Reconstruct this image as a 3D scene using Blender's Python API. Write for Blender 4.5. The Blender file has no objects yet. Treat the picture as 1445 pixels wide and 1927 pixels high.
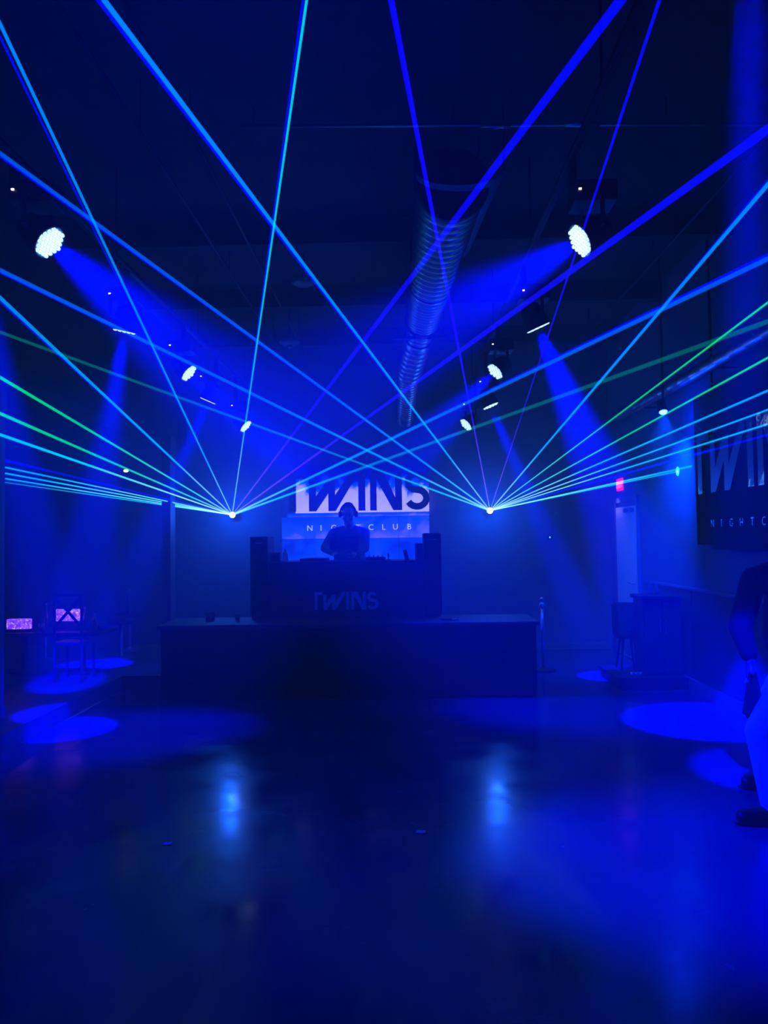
import bpy, bmesh, math, random
from mathutils import Vector, Matrix, Quaternion
random.seed(7)
S = bpy.context.scene
COL = S.collection
PI = math.pi

# ------------------------------------------------------------------ camera
F = 1400.0
CX, CY = 722.5, 963.5
CAMP = Vector((0, 0, 1.6))
_c = Vector((755 - CX, -(1015 - CY), -F)).normalized()      # the room's long direction, seen by the camera
_z = Vector((-0.015, 1, 0)); _z = (_z - _c * _z.dot(_c)).normalized()
_x = _c.cross(_z).normalized()
RW = Matrix((_x, _c, _z))                                   # camera -> world
cam_d = bpy.data.cameras.new('camera'); cam = bpy.data.objects.new('camera', cam_d); COL.objects.link(cam)
cam_d.sensor_fit = 'HORIZONTAL'; cam_d.sensor_width = 36.0; cam_d.lens = 36.0 * F / 1445.0
cam_d.clip_start = 0.02; cam_d.clip_end = 100
cam.matrix_world = Matrix.Translation(CAMP) @ RW.to_4x4()
S.camera = cam

def ray(px, py): return RW @ Vector((px - CX, -(py - CY), -F))
def W(px, py, d):
    r = ray(px, py); return CAMP + r * (d / r.y)
def WX(px, py, X):
    r = ray(px, py); return CAMP + r * (X / r.x)
def WZ(px, py, z):
    r = ray(px, py); return CAMP + r * ((z - CAMP.z) / r.z)

# ------------------------------------------------------------------ world, render look
S.view_settings.view_transform = 'Standard'
S.view_settings.look = 'None'
S.view_settings.exposure = 0.0
S.view_settings.gamma = 1.0
S.view_settings.use_curve_mapping = False
w = bpy.data.worlds.new('night'); S.world = w; w.use_nodes = True
w.node_tree.nodes['Background'].inputs[0].default_value = (0.0, 0.0, 1.0, 1)
w.node_tree.nodes['Background'].inputs[1].default_value = 0.012
cy = S.cycles
cy.use_denoising = True
cy.max_bounces = 5; cy.diffuse_bounces = 2; cy.glossy_bounces = 3; cy.transmission_bounces = 4
cy.volume_bounces = 0; cy.transparent_max_bounces = 64
cy.sample_clamp_indirect = 4.0
cy.caustics_reflective = False; cy.caustics_refractive = False

BLUE = (0.0, 0.0, 1.0)
def lamp(name, kind, loc, energy, color, parent=None, aim=None, size=0.05, angle=20, blend=0.4):
    l = bpy.data.lights.new(name, kind); l.energy = energy; l.color = color
    if kind in ('POINT', 'SPOT'): l.shadow_soft_size = size
    if kind == 'SPOT': l.spot_size = math.radians(angle); l.spot_blend = blend
    if kind == 'AREA': l.shape = 'RECTANGLE'; l.size, l.size_y = size
    o = bpy.data.objects.new(name, l); COL.objects.link(o); o.location = loc
    if aim is not None: o.rotation_euler = (Vector(aim) - Vector(loc)).to_track_quat('-Z', 'Y').to_euler()
    if parent is not None: o.parent = parent; o.location = Vector(loc) - parent.location
    return o
# blue fill lights added out of view to lift floor and haze
rear_fill = lamp('rear_fill_light', 'AREA', (-0.3, -1.6, 4.2), 30, BLUE, aim=(-0.2, 5.0, 0.0), size=(3.0, 0.8))
floor_fill = lamp('floor_fill_light', 'SPOT', (-0.5, 0.9, 4.35), 620, BLUE, aim=(-0.4, 5.6, 0.0), size=0.15, angle=78, blend=1.0)
HAZE = 0.040
LASER_GLOW = 46.0

# ------------------------------------------------------------------ materials
MATS = {}
def mat(name, col, rough=0.6, metal=0.0, noise=0.0, nscale=20.0, bump=0.0, bscale=60.0, spec=0.5, emit=None, estr=0.0,
        trans=0.0, coat=0.0, rnoise=0.0):
    if name in MATS: return MATS[name]
    m = bpy.data.materials.new(name); m.use_nodes = True
    nt = m.node_tree; b = nt.nodes['Principled BSDF']
    b.inputs['Base Color'].default_value = (*col, 1); b.inputs['Roughness'].default_value = rough
    b.inputs['Metallic'].default_value = metal; b.inputs['Specular IOR Level'].default_value = spec
    b.inputs['Transmission Weight'].default_value = trans; b.inputs['Coat Weight'].default_value = coat
    tc = nt.nodes.new('ShaderNodeTexCoord')
    if noise > 0:
        n = nt.nodes.new('ShaderNodeTexNoise'); n.inputs['Scale'].default_value = nscale; n.inputs['Detail'].default_value = 5
        nt.links.new(tc.outputs['Object'], n.inputs['Vector'])
        r = nt.nodes.new('ShaderNodeMix'); r.data_type = 'RGBA'
        r.inputs[6].default_value = (*[c * (1 - noise) for c in col], 1)
        r.inputs[7].default_value = (*[min(1, c * (1 + noise)) for c in col], 1)
        nt.links.new(n.outputs['Fac'], r.inputs[0]); nt.links.new(r.outputs[2], b.inputs['Base Color'])
    if rnoise > 0:
        n = nt.nodes.new('ShaderNodeTexNoise'); n.inputs['Scale'].default_value = 2.2; n.inputs['Detail'].default_value = 8
        nt.links.new(tc.outputs['Object'], n.inputs['Vector'])
        q = nt.nodes.new('ShaderNodeMapRange'); q.inputs[1].default_value = 0.35; q.inputs[2].default_value = 0.7
        q.inputs[3].default_value = rough - rnoise; q.inputs[4].default_value = rough + rnoise
        nt.links.new(n.outputs['Fac'], q.inputs[0]); nt.links.new(q.outputs[0], b.inputs['Roughness'])
    if bump > 0:
        n = nt.nodes.new('ShaderNodeTexNoise'); n.inputs['Scale'].default_value = bscale; n.inputs['Detail'].default_value = 3
        nt.links.new(tc.outputs['Object'], n.inputs['Vector'])
        bp = nt.nodes.new('ShaderNodeBump'); bp.inputs['Strength'].default_value = bump; bp.inputs['Distance'].default_value = 0.01
        nt.links.new(n.outputs['Fac'], bp.inputs['Height']); nt.links.new(bp.outputs['Normal'], b.inputs['Normal'])
    if emit is not None:
        b.inputs['Emission Color'].default_value = (*emit, 1); b.inputs['Emission Strength'].default_value = estr
        m.cycles.emission_sampling = 'NONE'
    MATS[name] = m
    return m

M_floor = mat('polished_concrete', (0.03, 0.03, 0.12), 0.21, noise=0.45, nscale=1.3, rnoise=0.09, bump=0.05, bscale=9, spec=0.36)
M_plat = mat('platform_floor', (0.07, 0.07, 0.075), 0.45, noise=0.3, nscale=2.0)
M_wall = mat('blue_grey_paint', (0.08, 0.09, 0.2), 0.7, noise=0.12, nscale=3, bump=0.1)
M_colm = mat('column_paint', (0.07, 0.07, 0.12), 0.6, noise=0.12, nscale=3)
M_hood = mat('painted_sheet_metal', (0.30, 0.30, 0.36), 0.45, metal=0.3, noise=0.15, nscale=4)
M_walld = mat('dark_paint', (0.03, 0.03, 0.035), 0.7, noise=0.2, nscale=3)
M_ceil = mat('black_ceiling_paint', (0.02, 0.02, 0.022), 0.85, noise=0.3, nscale=2, bump=0.3, bscale=12)
M_black = mat('black_satin', (0.006, 0.006, 0.008), 0.5, noise=0.2)
M_stage = mat('black_stage_carpet', (0.004, 0.004, 0.006), 0.9, noise=0.3, nscale=40, bump=0.4, bscale=150)
M_stagetop = mat('worn_stage_top', (0.022, 0.022, 0.04), 0.6, noise=0.4, nscale=4)
M_metal = mat('galvanised_metal', (0.45, 0.45, 0.48), 0.32, metal=0.9, noise=0.15, nscale=8, bump=0.05)
M_chrome = mat('chrome', (0.8, 0.8, 0.85), 0.15, metal=1.0, noise=0.03)
M_trim = mat('pale_trim', (0.13, 0.13, 0.18), 0.4, noise=0.1)
M_door = mat('pale_door_paint', (0.62, 0.60, 0.66), 0.45, noise=0.08, nscale=3)
M_white = mat('off_white_plastic', (0.6, 0.6, 0.62), 0.4, noise=0.05)
M_mirror = mat('rippled_mirror', (0.75, 0.78, 0.85), 0.06, metal=1.0, noise=0.05, bump=0.25, bscale=7)
M_cable = mat('black_rubber', (0.01, 0.01, 0.01), 0.7, noise=0.2)
M_cloth = mat('black_cloth', (0.012, 0.012, 0.015), 0.9, noise=0.3, nscale=30, bump=0.4, bscale=90)
M_cloth2 = mat('charcoal_cloth', (0.03, 0.03, 0.035), 0.9, noise=0.3, nscale=30, bump=0.4, bscale=90)
M_sweat = mat('slate_cloth', (0.07, 0.07, 0.09), 0.9, noise=0.3, nscale=30, bump=0.4, bscale=90)
M_inky = mat('inky_cloth', (0.003, 0.003, 0.004), 0.95, noise=0.3, nscale=30)
M_pale = mat('pale_trouser_cloth', (0.6, 0.6, 0.62), 0.85, noise=0.1, nscale=20, bump=0.3, bscale=60)
M_skin = mat('skin', (0.42, 0.26, 0.19), 0.5, noise=0.1, nscale=12)
M_hair = mat('dark_hair', (0.02, 0.015, 0.012), 0.6, noise=0.4, nscale=80, bump=0.6, bscale=200)
M_glass = mat('clear_glass', (0.9, 0.93, 1.0), 0.05, trans=0.85, noise=0.02)
M_bottle = mat('dark_glass', (0.05, 0.06, 0.1), 0.08, noise=0.1, coat=0.5)
M_logo = mat('dark_blue_letter', (0.03, 0.035, 0.08), 0.5, noise=0.15)
M_boothlogo = mat('booth_letter_vinyl', (0.5, 0.5, 0.6), 0.6, noise=0.2, nscale=6)
M_led_w = mat('indicator_led', (0.9, 0.9, 0.9), 0.4, noise=0.02, emit=(1, 0.95, 0.8), estr=4)
M_led_b = mat('cyan_indicator', (0.2, 0.6, 0.9), 0.4, noise=0.02, emit=(0.1, 0.8, 1.0), estr=3)
M_lens = mat('lit_lens', (0.9, 0.95, 1.0), 0.2, noise=0.02, emit=(0.68, 0.98, 1.0), estr=1.1)
M_face = mat('lamp_face', (0.1, 0.25, 0.5), 0.3, noise=0.1, emit=(0.02, 0.25, 0.6), estr=0.35)
M_src = mat('laser_aperture', (1, 1, 1), 0.3, noise=0.02, emit=(0.9, 1.0, 1.0), estr=6)
M_exit = mat('red_sign_glow', (0.6, 0.02, 0.05), 0.4, noise=0.05, emit=(1.0, 0.008, 0.06), estr=1.2)
M_exitl = mat('exit_letter', (0.9, 0.3, 0.5), 0.4, noise=0.05, emit=(1.0, 0.2, 0.5), estr=1.0)
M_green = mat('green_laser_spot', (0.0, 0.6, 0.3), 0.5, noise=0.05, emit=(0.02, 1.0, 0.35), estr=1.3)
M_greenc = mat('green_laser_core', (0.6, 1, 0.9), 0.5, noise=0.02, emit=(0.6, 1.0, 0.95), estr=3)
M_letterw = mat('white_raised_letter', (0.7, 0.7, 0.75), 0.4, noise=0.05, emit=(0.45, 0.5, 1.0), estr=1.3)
M_letterd = mat('dull_silver_letter', (0.5, 0.5, 0.6), 0.25, metal=0.7, noise=0.05)
M_paper = mat('paper', (0.7, 0.7, 0.75), 0.7, noise=0.05)

def swirl_glow_mat(name, cols, scale, grad):
    """Emissive smoky swirls; on the logo wall they stand in for light falling there."""
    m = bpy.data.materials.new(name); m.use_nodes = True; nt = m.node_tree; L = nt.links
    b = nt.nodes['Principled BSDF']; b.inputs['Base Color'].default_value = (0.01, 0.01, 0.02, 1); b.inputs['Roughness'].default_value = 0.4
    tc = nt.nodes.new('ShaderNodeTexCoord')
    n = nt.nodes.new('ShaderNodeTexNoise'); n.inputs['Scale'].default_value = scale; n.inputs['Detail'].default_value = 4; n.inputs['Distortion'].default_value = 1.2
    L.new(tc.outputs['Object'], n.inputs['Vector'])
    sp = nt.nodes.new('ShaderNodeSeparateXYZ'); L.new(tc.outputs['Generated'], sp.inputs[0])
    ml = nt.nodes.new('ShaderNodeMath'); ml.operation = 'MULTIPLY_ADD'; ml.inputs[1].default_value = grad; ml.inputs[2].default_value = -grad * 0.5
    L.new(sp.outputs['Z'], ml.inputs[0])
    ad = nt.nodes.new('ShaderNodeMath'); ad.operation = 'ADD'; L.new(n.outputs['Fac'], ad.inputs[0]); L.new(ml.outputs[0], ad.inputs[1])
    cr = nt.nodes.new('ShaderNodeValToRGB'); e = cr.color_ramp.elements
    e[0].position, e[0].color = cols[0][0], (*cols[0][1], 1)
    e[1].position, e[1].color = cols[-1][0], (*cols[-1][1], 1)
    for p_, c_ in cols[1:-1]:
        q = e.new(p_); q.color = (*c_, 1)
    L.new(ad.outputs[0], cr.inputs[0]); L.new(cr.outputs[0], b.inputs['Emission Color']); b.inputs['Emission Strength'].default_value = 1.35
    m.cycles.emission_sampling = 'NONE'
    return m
M_wallglow_up = swirl_glow_mat('painted_wall_light_upper', [(0.10, (0.42, 0.40, 1.0)), (0.44, (0.34, 0.33, 1.0)), (0.56, (0.0, 0.07, 0.95)), (0.74, (0, 0.0, 0.30)), (1.0, (0, 0.0, 0.05))], 2.6, 1.0)  # light on the logo wall, fading upward, put into the emission colour
M_wallglow_lo = swirl_glow_mat('painted_wall_light_lower', [(0.20, (0.12, 0.13, 1.0)), (0.42, (0.01, 0.06, 1.0)), (0.60, (0.0, 0.05, 0.9)), (0.85, (0, 0.01, 0.5))], 2.2, 0.35)  # painted-in light for the lower part of the logo wall
M_crystal = swirl_glow_mat('lit_ribbed_glass', [(0.25, (0.03, 0.0, 0.65)), (0.48, (0.20, 0.05, 1.0)), (0.60, (0.40, 0.14, 1.0)), (0.68, (1.0, 0.55, 0.7))], 38.0, 0.0)

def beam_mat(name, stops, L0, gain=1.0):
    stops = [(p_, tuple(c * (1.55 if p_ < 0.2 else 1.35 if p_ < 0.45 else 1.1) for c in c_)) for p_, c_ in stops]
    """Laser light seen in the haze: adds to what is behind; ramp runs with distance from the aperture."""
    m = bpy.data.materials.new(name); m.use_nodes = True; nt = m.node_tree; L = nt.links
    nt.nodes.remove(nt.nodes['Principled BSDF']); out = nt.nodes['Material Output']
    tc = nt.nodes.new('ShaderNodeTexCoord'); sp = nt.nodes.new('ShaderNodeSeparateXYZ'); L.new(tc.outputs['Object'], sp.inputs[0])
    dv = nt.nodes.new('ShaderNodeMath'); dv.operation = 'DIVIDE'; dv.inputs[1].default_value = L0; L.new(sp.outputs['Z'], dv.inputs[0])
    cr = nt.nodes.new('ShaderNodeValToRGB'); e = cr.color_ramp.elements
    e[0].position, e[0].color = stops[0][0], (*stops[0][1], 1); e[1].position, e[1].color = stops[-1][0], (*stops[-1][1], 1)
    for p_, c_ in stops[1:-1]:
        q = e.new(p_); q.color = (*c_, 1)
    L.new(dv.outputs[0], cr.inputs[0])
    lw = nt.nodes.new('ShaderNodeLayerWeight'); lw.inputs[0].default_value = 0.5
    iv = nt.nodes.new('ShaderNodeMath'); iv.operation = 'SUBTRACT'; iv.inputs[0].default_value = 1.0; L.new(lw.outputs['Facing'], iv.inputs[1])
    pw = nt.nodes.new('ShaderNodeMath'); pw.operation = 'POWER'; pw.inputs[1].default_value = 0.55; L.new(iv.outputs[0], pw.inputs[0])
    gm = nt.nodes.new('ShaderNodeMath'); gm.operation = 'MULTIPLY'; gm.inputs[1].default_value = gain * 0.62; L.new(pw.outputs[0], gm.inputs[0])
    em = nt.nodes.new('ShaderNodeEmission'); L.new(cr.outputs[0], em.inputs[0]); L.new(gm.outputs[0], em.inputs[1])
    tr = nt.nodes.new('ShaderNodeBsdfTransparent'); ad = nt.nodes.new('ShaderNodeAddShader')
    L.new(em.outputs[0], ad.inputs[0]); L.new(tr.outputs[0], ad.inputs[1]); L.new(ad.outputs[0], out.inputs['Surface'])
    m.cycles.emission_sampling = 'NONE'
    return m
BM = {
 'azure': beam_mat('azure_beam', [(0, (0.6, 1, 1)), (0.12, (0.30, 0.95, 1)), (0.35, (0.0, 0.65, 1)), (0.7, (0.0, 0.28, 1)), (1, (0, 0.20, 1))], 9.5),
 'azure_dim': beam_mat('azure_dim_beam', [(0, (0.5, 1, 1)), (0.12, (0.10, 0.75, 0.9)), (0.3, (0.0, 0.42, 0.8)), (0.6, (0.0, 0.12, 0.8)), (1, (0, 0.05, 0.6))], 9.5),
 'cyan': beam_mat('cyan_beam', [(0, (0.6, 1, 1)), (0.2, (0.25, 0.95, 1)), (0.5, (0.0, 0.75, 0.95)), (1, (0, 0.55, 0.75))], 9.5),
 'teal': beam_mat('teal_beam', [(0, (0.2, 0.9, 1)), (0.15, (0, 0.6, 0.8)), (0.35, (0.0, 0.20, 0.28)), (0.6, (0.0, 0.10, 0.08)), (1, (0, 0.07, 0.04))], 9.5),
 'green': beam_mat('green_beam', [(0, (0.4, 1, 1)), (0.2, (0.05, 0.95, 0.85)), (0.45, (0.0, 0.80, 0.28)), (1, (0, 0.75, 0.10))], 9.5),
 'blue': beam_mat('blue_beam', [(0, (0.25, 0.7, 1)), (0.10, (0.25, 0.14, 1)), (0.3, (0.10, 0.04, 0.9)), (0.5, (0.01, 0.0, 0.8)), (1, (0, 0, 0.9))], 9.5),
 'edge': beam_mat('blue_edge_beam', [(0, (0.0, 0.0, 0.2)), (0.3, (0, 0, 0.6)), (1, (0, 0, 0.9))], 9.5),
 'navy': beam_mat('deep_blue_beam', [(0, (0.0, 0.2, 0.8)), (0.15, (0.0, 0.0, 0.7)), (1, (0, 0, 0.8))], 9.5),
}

# ------------------------------------------------------------------ mesh helpers
def box(bm, lo, hi, M=None):
    vs = [Vector((x, y, z)) for x in (lo[0], hi[0]) for y in (lo[1], hi[1]) for z in (lo[2], hi[2])]
    if M is not None: vs = [M @ v for v in vs]
    v = [bm.verts.new(p) for p in vs]
    for f in ((0, 1, 3, 2), (4, 6, 7, 5), (0, 4, 5, 1), (2, 3, 7, 6), (0, 2, 6, 4), (1, 5, 7, 3)):
        bm.faces.new([v[i] for i in f])
def bev(bm, w_=0.006, seg=2):
    bmesh.ops.bevel(bm, geom=bm.edges[:], offset=w_, segments=seg, affect='EDGES', profile=0.6, clamp_overlap=True)
def tube(bm, pts, rad, n=10, caps=True):
    pts = [Vector(p) for p in pts]; rings = []
    rr = rad if isinstance(rad, (list, tuple)) else [rad] * len(pts)
    d0 = (pts[1] - pts[0]).normalized(); up = Vector((0, 0, 1)) if abs(d0.z) < 0.9 else Vector((0, 1, 0))
    a = d0.cross(up).normalized()
    for i, p in enumerate(pts):
        d = (pts[min(i + 1, len(pts) - 1)] - pts[max(i - 1, 0)])
        d = d.normalized() if d.length > 1e-9 else d0
        a = (a - d * a.dot(d)).normalized(); b_ = d.cross(a)
        rings.append([bm.verts.new(p + (a * math.cos(t) + b_ * math.sin(t)) * rr[i]) for t in (2 * PI * k / n for k in range(n))])
    for r0, r1 in zip(rings, rings[1:]):
        for k in range(n): bm.faces.new((r0[k], r0[(k + 1) % n], r1[(k + 1) % n], r1[k]))
    if caps: bm.faces.new(rings[0][::-1]); bm.faces.new(rings[-1])
def lathe(bm, prof, n=20, at=(0, 0, 0)):
    at = Vector(at); rings = []
    for r, z in prof:
        rings.append([bm.verts.new(at + Vector((max(r, 1e-4) * math.cos(2 * PI * k / n), max(r, 1e-4) * math.sin(2 * PI * k / n), z))) for k in range(n)])
    for r0, r1 in zip(rings, rings[1:]):
        for k in range(n): bm.faces.new((r0[k], r0[(k + 1) % n], r1[(k + 1) % n], r1[k]))
    bm.faces.new(rings[0][::-1]); bm.faces.new(rings[-1])
def ell(bm, c, r, rot=None, u=16, v=10):
    M = Matrix.Translation(Vector(c)) @ (rot.to_4x4() if rot is not None else Matrix.Identity(4)) @ Matrix.Diagonal((r[0], r[1], r[2], 1))
    bmesh.ops.create_uvsphere(bm, u_segments=u, v_segments=v, radius=1.0, matrix=M)
def cap(bm, a, b, ra, rb, n=12):
    """tapered capsule"""
    a, b = Vector(a), Vector(b); d = b - a; L_ = d.length; d.normalize(); pts, rr = [], []
    for t in (-1, -0.8, -0.45, 0): pts.append(a + d * ra * t); rr.append(max(1e-4, ra * math.sqrt(max(0, 1 - t * t))))
    for t in (0, 0.45, 0.8, 1): pts.append(b + d * rb * t); rr.append(max(1e-4, rb * math.sqrt(max(0, 1 - t * t))))
    tube(bm, pts, rr, n)
def prism(bm, poly, y0, y1):
    """polygon in x,z given thickness along y"""
    f0 = [bm.verts.new((x, y0, z)) for x, z in poly]; f1 = [bm.verts.new((x, y1, z)) for x, z in poly]; n = len(poly)
    bm.faces.new(f0); bm.faces.new(f1[::-1])
    for i in range(n): bm.faces.new((f0[i], f1[i], f1[(i + 1) % n], f0[(i + 1) % n]))
def obj(name, bm, m, parent=None, loc=(0, 0, 0), rot=None, smooth=False):
    bmesh.ops.recalc_face_normals(bm, faces=bm.faces[:])
    me = bpy.data.meshes.new(name); bm.to_mesh(me); bm.free()
    if smooth:
        for p in me.polygons: p.use_smooth = True
    me.materials.append(m)
    o = bpy.data.objects.new(name, me); COL.objects.link(o); o.location = loc
    if rot is not None: o.rotation_euler = rot
    if parent is not None: o.parent = parent
    return o
def mk(name, m, parent=None, loc=(0, 0, 0), rot=None, bevel=0.0, smooth=False, boxes=(), tubes=()):
    bm = bmesh.new()
    for lo, hi in boxes: box(bm, lo, hi)
    if bevel: bev(bm, bevel)
    for pts, r in tubes: tube(bm, pts, r)
    return obj(name, bm, m, parent, loc, rot, smooth)
def tag(o, label=None, cat=None, group=None, kind=None):
    if label: o['label'] = label
    if cat: o['category'] = cat
    if group: o['group'] = group
    if kind: o['kind'] = kind
    return o
def thing(name, label, cat, loc=(0, 0, 0), rot=(0, 0, 0), group=None):
    o = bpy.data.objects.new(name, None); COL.objects.link(o); o.location = loc; o.rotation_euler = rot
    o.empty_display_size = 0.1
    return tag(o, label, cat, group)
def copy_tree(o, parent=None):
    c = o.copy(); COL.objects.link(c)
    if parent is not None: c.parent = parent
    for ch in list(o.children): copy_tree(ch, c)
    return c
def struct(name, m, boxes, bevel=0.0, parent=None):
    o = mk(name, m, parent, boxes=boxes, bevel=bevel)
    o['kind'] = 'structure'; return o

# ------------------------------------------------------------------ the room
XR, XL, YB, ZC = 3.0, -6.4, 10.7, 4.5
PX, PZ, PYB = -3.08, 0.146, 8.15                            # edge, height and far corner of the lounge platform
Y0 = -2.2
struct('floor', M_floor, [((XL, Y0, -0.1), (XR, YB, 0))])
struct('ceiling', M_ceil, [((XL, Y0, ZC), (XR, YB, ZC + 0.1))])
struct('wall_back', M_wall, [((XL - 0.1, YB, -0.1), (XR + 0.1, YB + 0.1, ZC + 0.1))])
wl = struct('wall_left', M_walld, [((XL - 0.1, Y0, -0.1), (XL, YB, ZC + 0.1))])
dY0, dY1 = WX(1210, 1100, XR).y, WX(1163, 1100, XR).y
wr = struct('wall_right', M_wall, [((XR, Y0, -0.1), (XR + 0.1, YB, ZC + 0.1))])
# chair rail, darker dado panels and baseboard on the right wall
struct('trim_1', M_trim, [((XR - 0.02, 3.0, 1.03), (XR, dY0 - 0.12, 1.06))], 0.004)
d0 = 3.0
while d0 < dY0 - 0.6:                                       # dado panels, one by one
    mk('panel', M_walld, wr, boxes=[((XR - 0.012, d0 + 0.008, 0.13), (XR - 0.0005, min(d0 + 1.18, dY0 - 0.12), 1.03))], bevel=0.003)
    d0 += 1.2
d0 = 3.0
while d0 < dY0 - 0.6:
    struct('baseboard_right', M_trim, [((XR - 0.03, d0 + 0.004, 0.0), (XR - 0.0005, min(d0 + 2.4, dY0 - 0.12), 0.12))], 0.004)
    d0 += 2.4
struct('baseboard_back', M_trim, [((1.5, YB - 0.02, 0), (XR - 0.04, YB, 0.1))], 0.004)
# ceiling joists
for k, yy in enumerate((1.3, 3.0, 6.6, 8.4, 10.1)):
    struct('trim_%d' % (k + 2), M_ceil, [((-3.1, yy, ZC - 0.22), (XR, yy + 0.12, ZC))])
struct('trim_7', M_ceil, [((-3.40, Y0, 2.95), (-3.10, YB, ZC))])           # header over the lounge opening
# lounge platform, with metal nosing
struct('floor_lounge_platform', M_plat, [((XL, Y0, 0), (PX, PYB, PZ)), ((XL, PYB - 0.001, 0), (-2.2, YB, PZ))])
struct('trim_8', M_chrome, [((PX - 0.012, Y0, 0.0005), (PX + 0.012, PYB - 0.01, 0.006)), ((PX + 0.012, PYB - 0.03, 0.0005), (PX + 0.25, PYB - 0.012, 0.006))])
# columns on the lounge edge
def column(y, x0, x1, label, wd=0.22):
    t = thing('column', label, 'column', ((x0 + x1) / 2, y, PZ), group='square columns along the lounge')
    mk('shaft', M_colm, t, boxes=[((-(x1 - x0) / 2, 0, 0.10), ((x1 - x0) / 2, wd, 2.80))], bevel=0.01)
    mk('plinth', M_colm, t, boxes=[((-(x1 - x0) / 2 - 0.008, -0.008, 0), ((x1 - x0) / 2 + 0.008, wd + 0.008, 0.10))], bevel=0.006)
    mk('capital', M_colm, t, boxes=[((-(x1 - x0) / 2 - 0.008, -0.008, 2.62), ((x1 - x0) / 2 + 0.008, wd + 0.008, 2.804))], bevel=0.004)
    return t
c_near_x = W(12, 1000, 6.29).x
column(6.05, c_near_x - 0.3, c_near_x, 'square blue-lit column at the left edge of the picture beside the lounge')
x0, x1 = W(304, 1000, 9.25).x, W(330, 1000, 9.45).x
column(9.25, x0, x1, 'slim square column with a bright laser-lit edge left of the stage', 0.2)

# ------------------------------------------------------------------ door and exit sign on the right wall
dz = 2.05
t = struct('door_1', M_door, [((XR - 0.035, dY0 + 0.10, 0.01), (XR - 0.004, dY1 - 0.10, dz - 0.06))], 0.003)
for a, b_ in ((dY0 + 0.05, dY0 + 0.085), (dY1 - 0.085, dY1 - 0.02)):
    mk('door_jamb', M_trim, t, boxes=[((XR - 0.04, a, 0.0), (XR - 0.001, b_, dz))], bevel=0.004)
mk('door_head', M_trim, t, boxes=[((XR - 0.04, dY0 + 0.05, dz), (XR - 0.001, dY1 - 0.02, dz + 0.07))], bevel=0.004)
mk('door_closer', M_metal, t, boxes=[((XR - 0.10, dY0 + 0.16, dz - 0.14), (XR - 0.034, dY0 + 0.42, dz - 0.09))], bevel=0.006)
bm = bmesh.new(); tube(bm, [(XR - 0.034, dY0 + 0.2, 1.0), (XR - 0.09, dY0 + 0.2, 1.0), (XR - 0.09, dY0 + 0.32, 1.0)], 0.012)
obj('door_handle', bm, M_metal, t)
mk('kick_plate', M_metal, t, boxes=[((XR - 0.039, dY0 + 0.14, 0.04), (XR - 0.034, dY1 - 0.14, 0.24))])

def text_mesh(s, size, depth):
    cu = bpy.data.curves.new('t', 'FONT'); cu.body = s; cu.size = size; cu.extrude = depth; cu.resolution_u = 3
    cu.align_x = 'CENTER'
    o = bpy.data.objects.new('t', cu); COL.objects.link(o)
    dg = bpy.context.evaluated_depsgraph_get(); dg.update()
    me = bpy.data.meshes.new_from_object(o.evaluated_get(dg)); bpy.data.objects.remove(o); return me
def letter(ch, size, depth, m, parent, M, offset=0.0):
    me = text_mesh(ch, size, depth)
    if offset: pass
    me.transform(M); me.materials.clear(); me.materials.append(m)
    o = bpy.data.objects.new('letter', me); COL.objects.link(o); o.parent = parent
    return o
# frames: local x to the right of the reader, local y up, z toward the reader
M_BACK = Matrix(((1, 0, 0, 0), (0, 0, -1, 0), (0, 1, 0, 0), (0, 0, 0, 1)))       # faces -Y
M_RIGHT = Matrix(((0, 0, -1, 0), (-1, 0, 0, 0), (0, 1, 0, 0), (0, 0, 0, 1)))     # faces -X

pe = WX(1167.5, 912, XR)
t = thing('exit_sign', 'small glowing red exit sign on the right wall over the pale door', 'exit sign', (XR, pe.y, pe.z))
mk('housing', M_exit, t, boxes=[((-0.018, -0.14, -0.085), (-0.001, 0.14, 0.085))], bevel=0.006)
for i, ch in enumerate('EXIT'):
    letter(ch, 0.13, 0.003, M_exitl, t, Matrix.Translation((-0.0215, 0.10 - i * 0.067, -0.047)) @ M_RIGHT)

lamp('door_fill_light', 'SPOT', Vector((XR - 0.12, pe.y, pe.z - 0.10)), 5.0, (0.55, 0.45, 1.0), t, aim=(XR - 0.10, pe.y, 0), size=0.03, angle=110, blend=1.0)  # added spot with no lamp seen, lightens the pale door

# ------------------------------------------------------------------ logo lettering, unit height
def strokes(bm, ys, z0=0):
    return
def glyphs():
    g = []
    g.append([[(0, 0), (.165, 0), (.165, .84), (.46, .84), (.46, 1), (-.02, 1), (-.02, .84), (0, .84)]])                       # T
    g.append([[(.50, 0), (.68, 0), (1.0, .46), (1.0, 0), (1.18, 0), (1.72, .88), (1.66, 1.0), (1.58, 1.0), (1.17, .40), (1.17, .84), (1.0, .84), (.68, .38), (.68, .84), (.50, .84)]])  # W
    g.append([[(1.77, 0), (1.945, 0), (1.945, 1), (1.77, 1)]])                                                             # I
    g.append([[(2.07, 0), (2.235, 0), (2.235, .80), (2.66, 0), (2.885, 0), (2.885, 1), (2.71, 1), (2.71, .33), (2.42, 1), (2.07, 1)]])     # N
    cl = []                                                                                                            # S
    for k in range(13):
        a = math.radians(205 + k * (360 - 205 + 90) / 12.0); cl.append((3.27 + .24 * math.cos(a), .30 + .215 * math.sin(a)))
    for k in range(1, 12):
        a = math.radians(270 - k * (250) / 11.0); cl.append((3.24 + .20 * math.cos(a), .715 + .20 * math.sin(a)))
    g.append(['S', cl])
    return g
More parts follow.
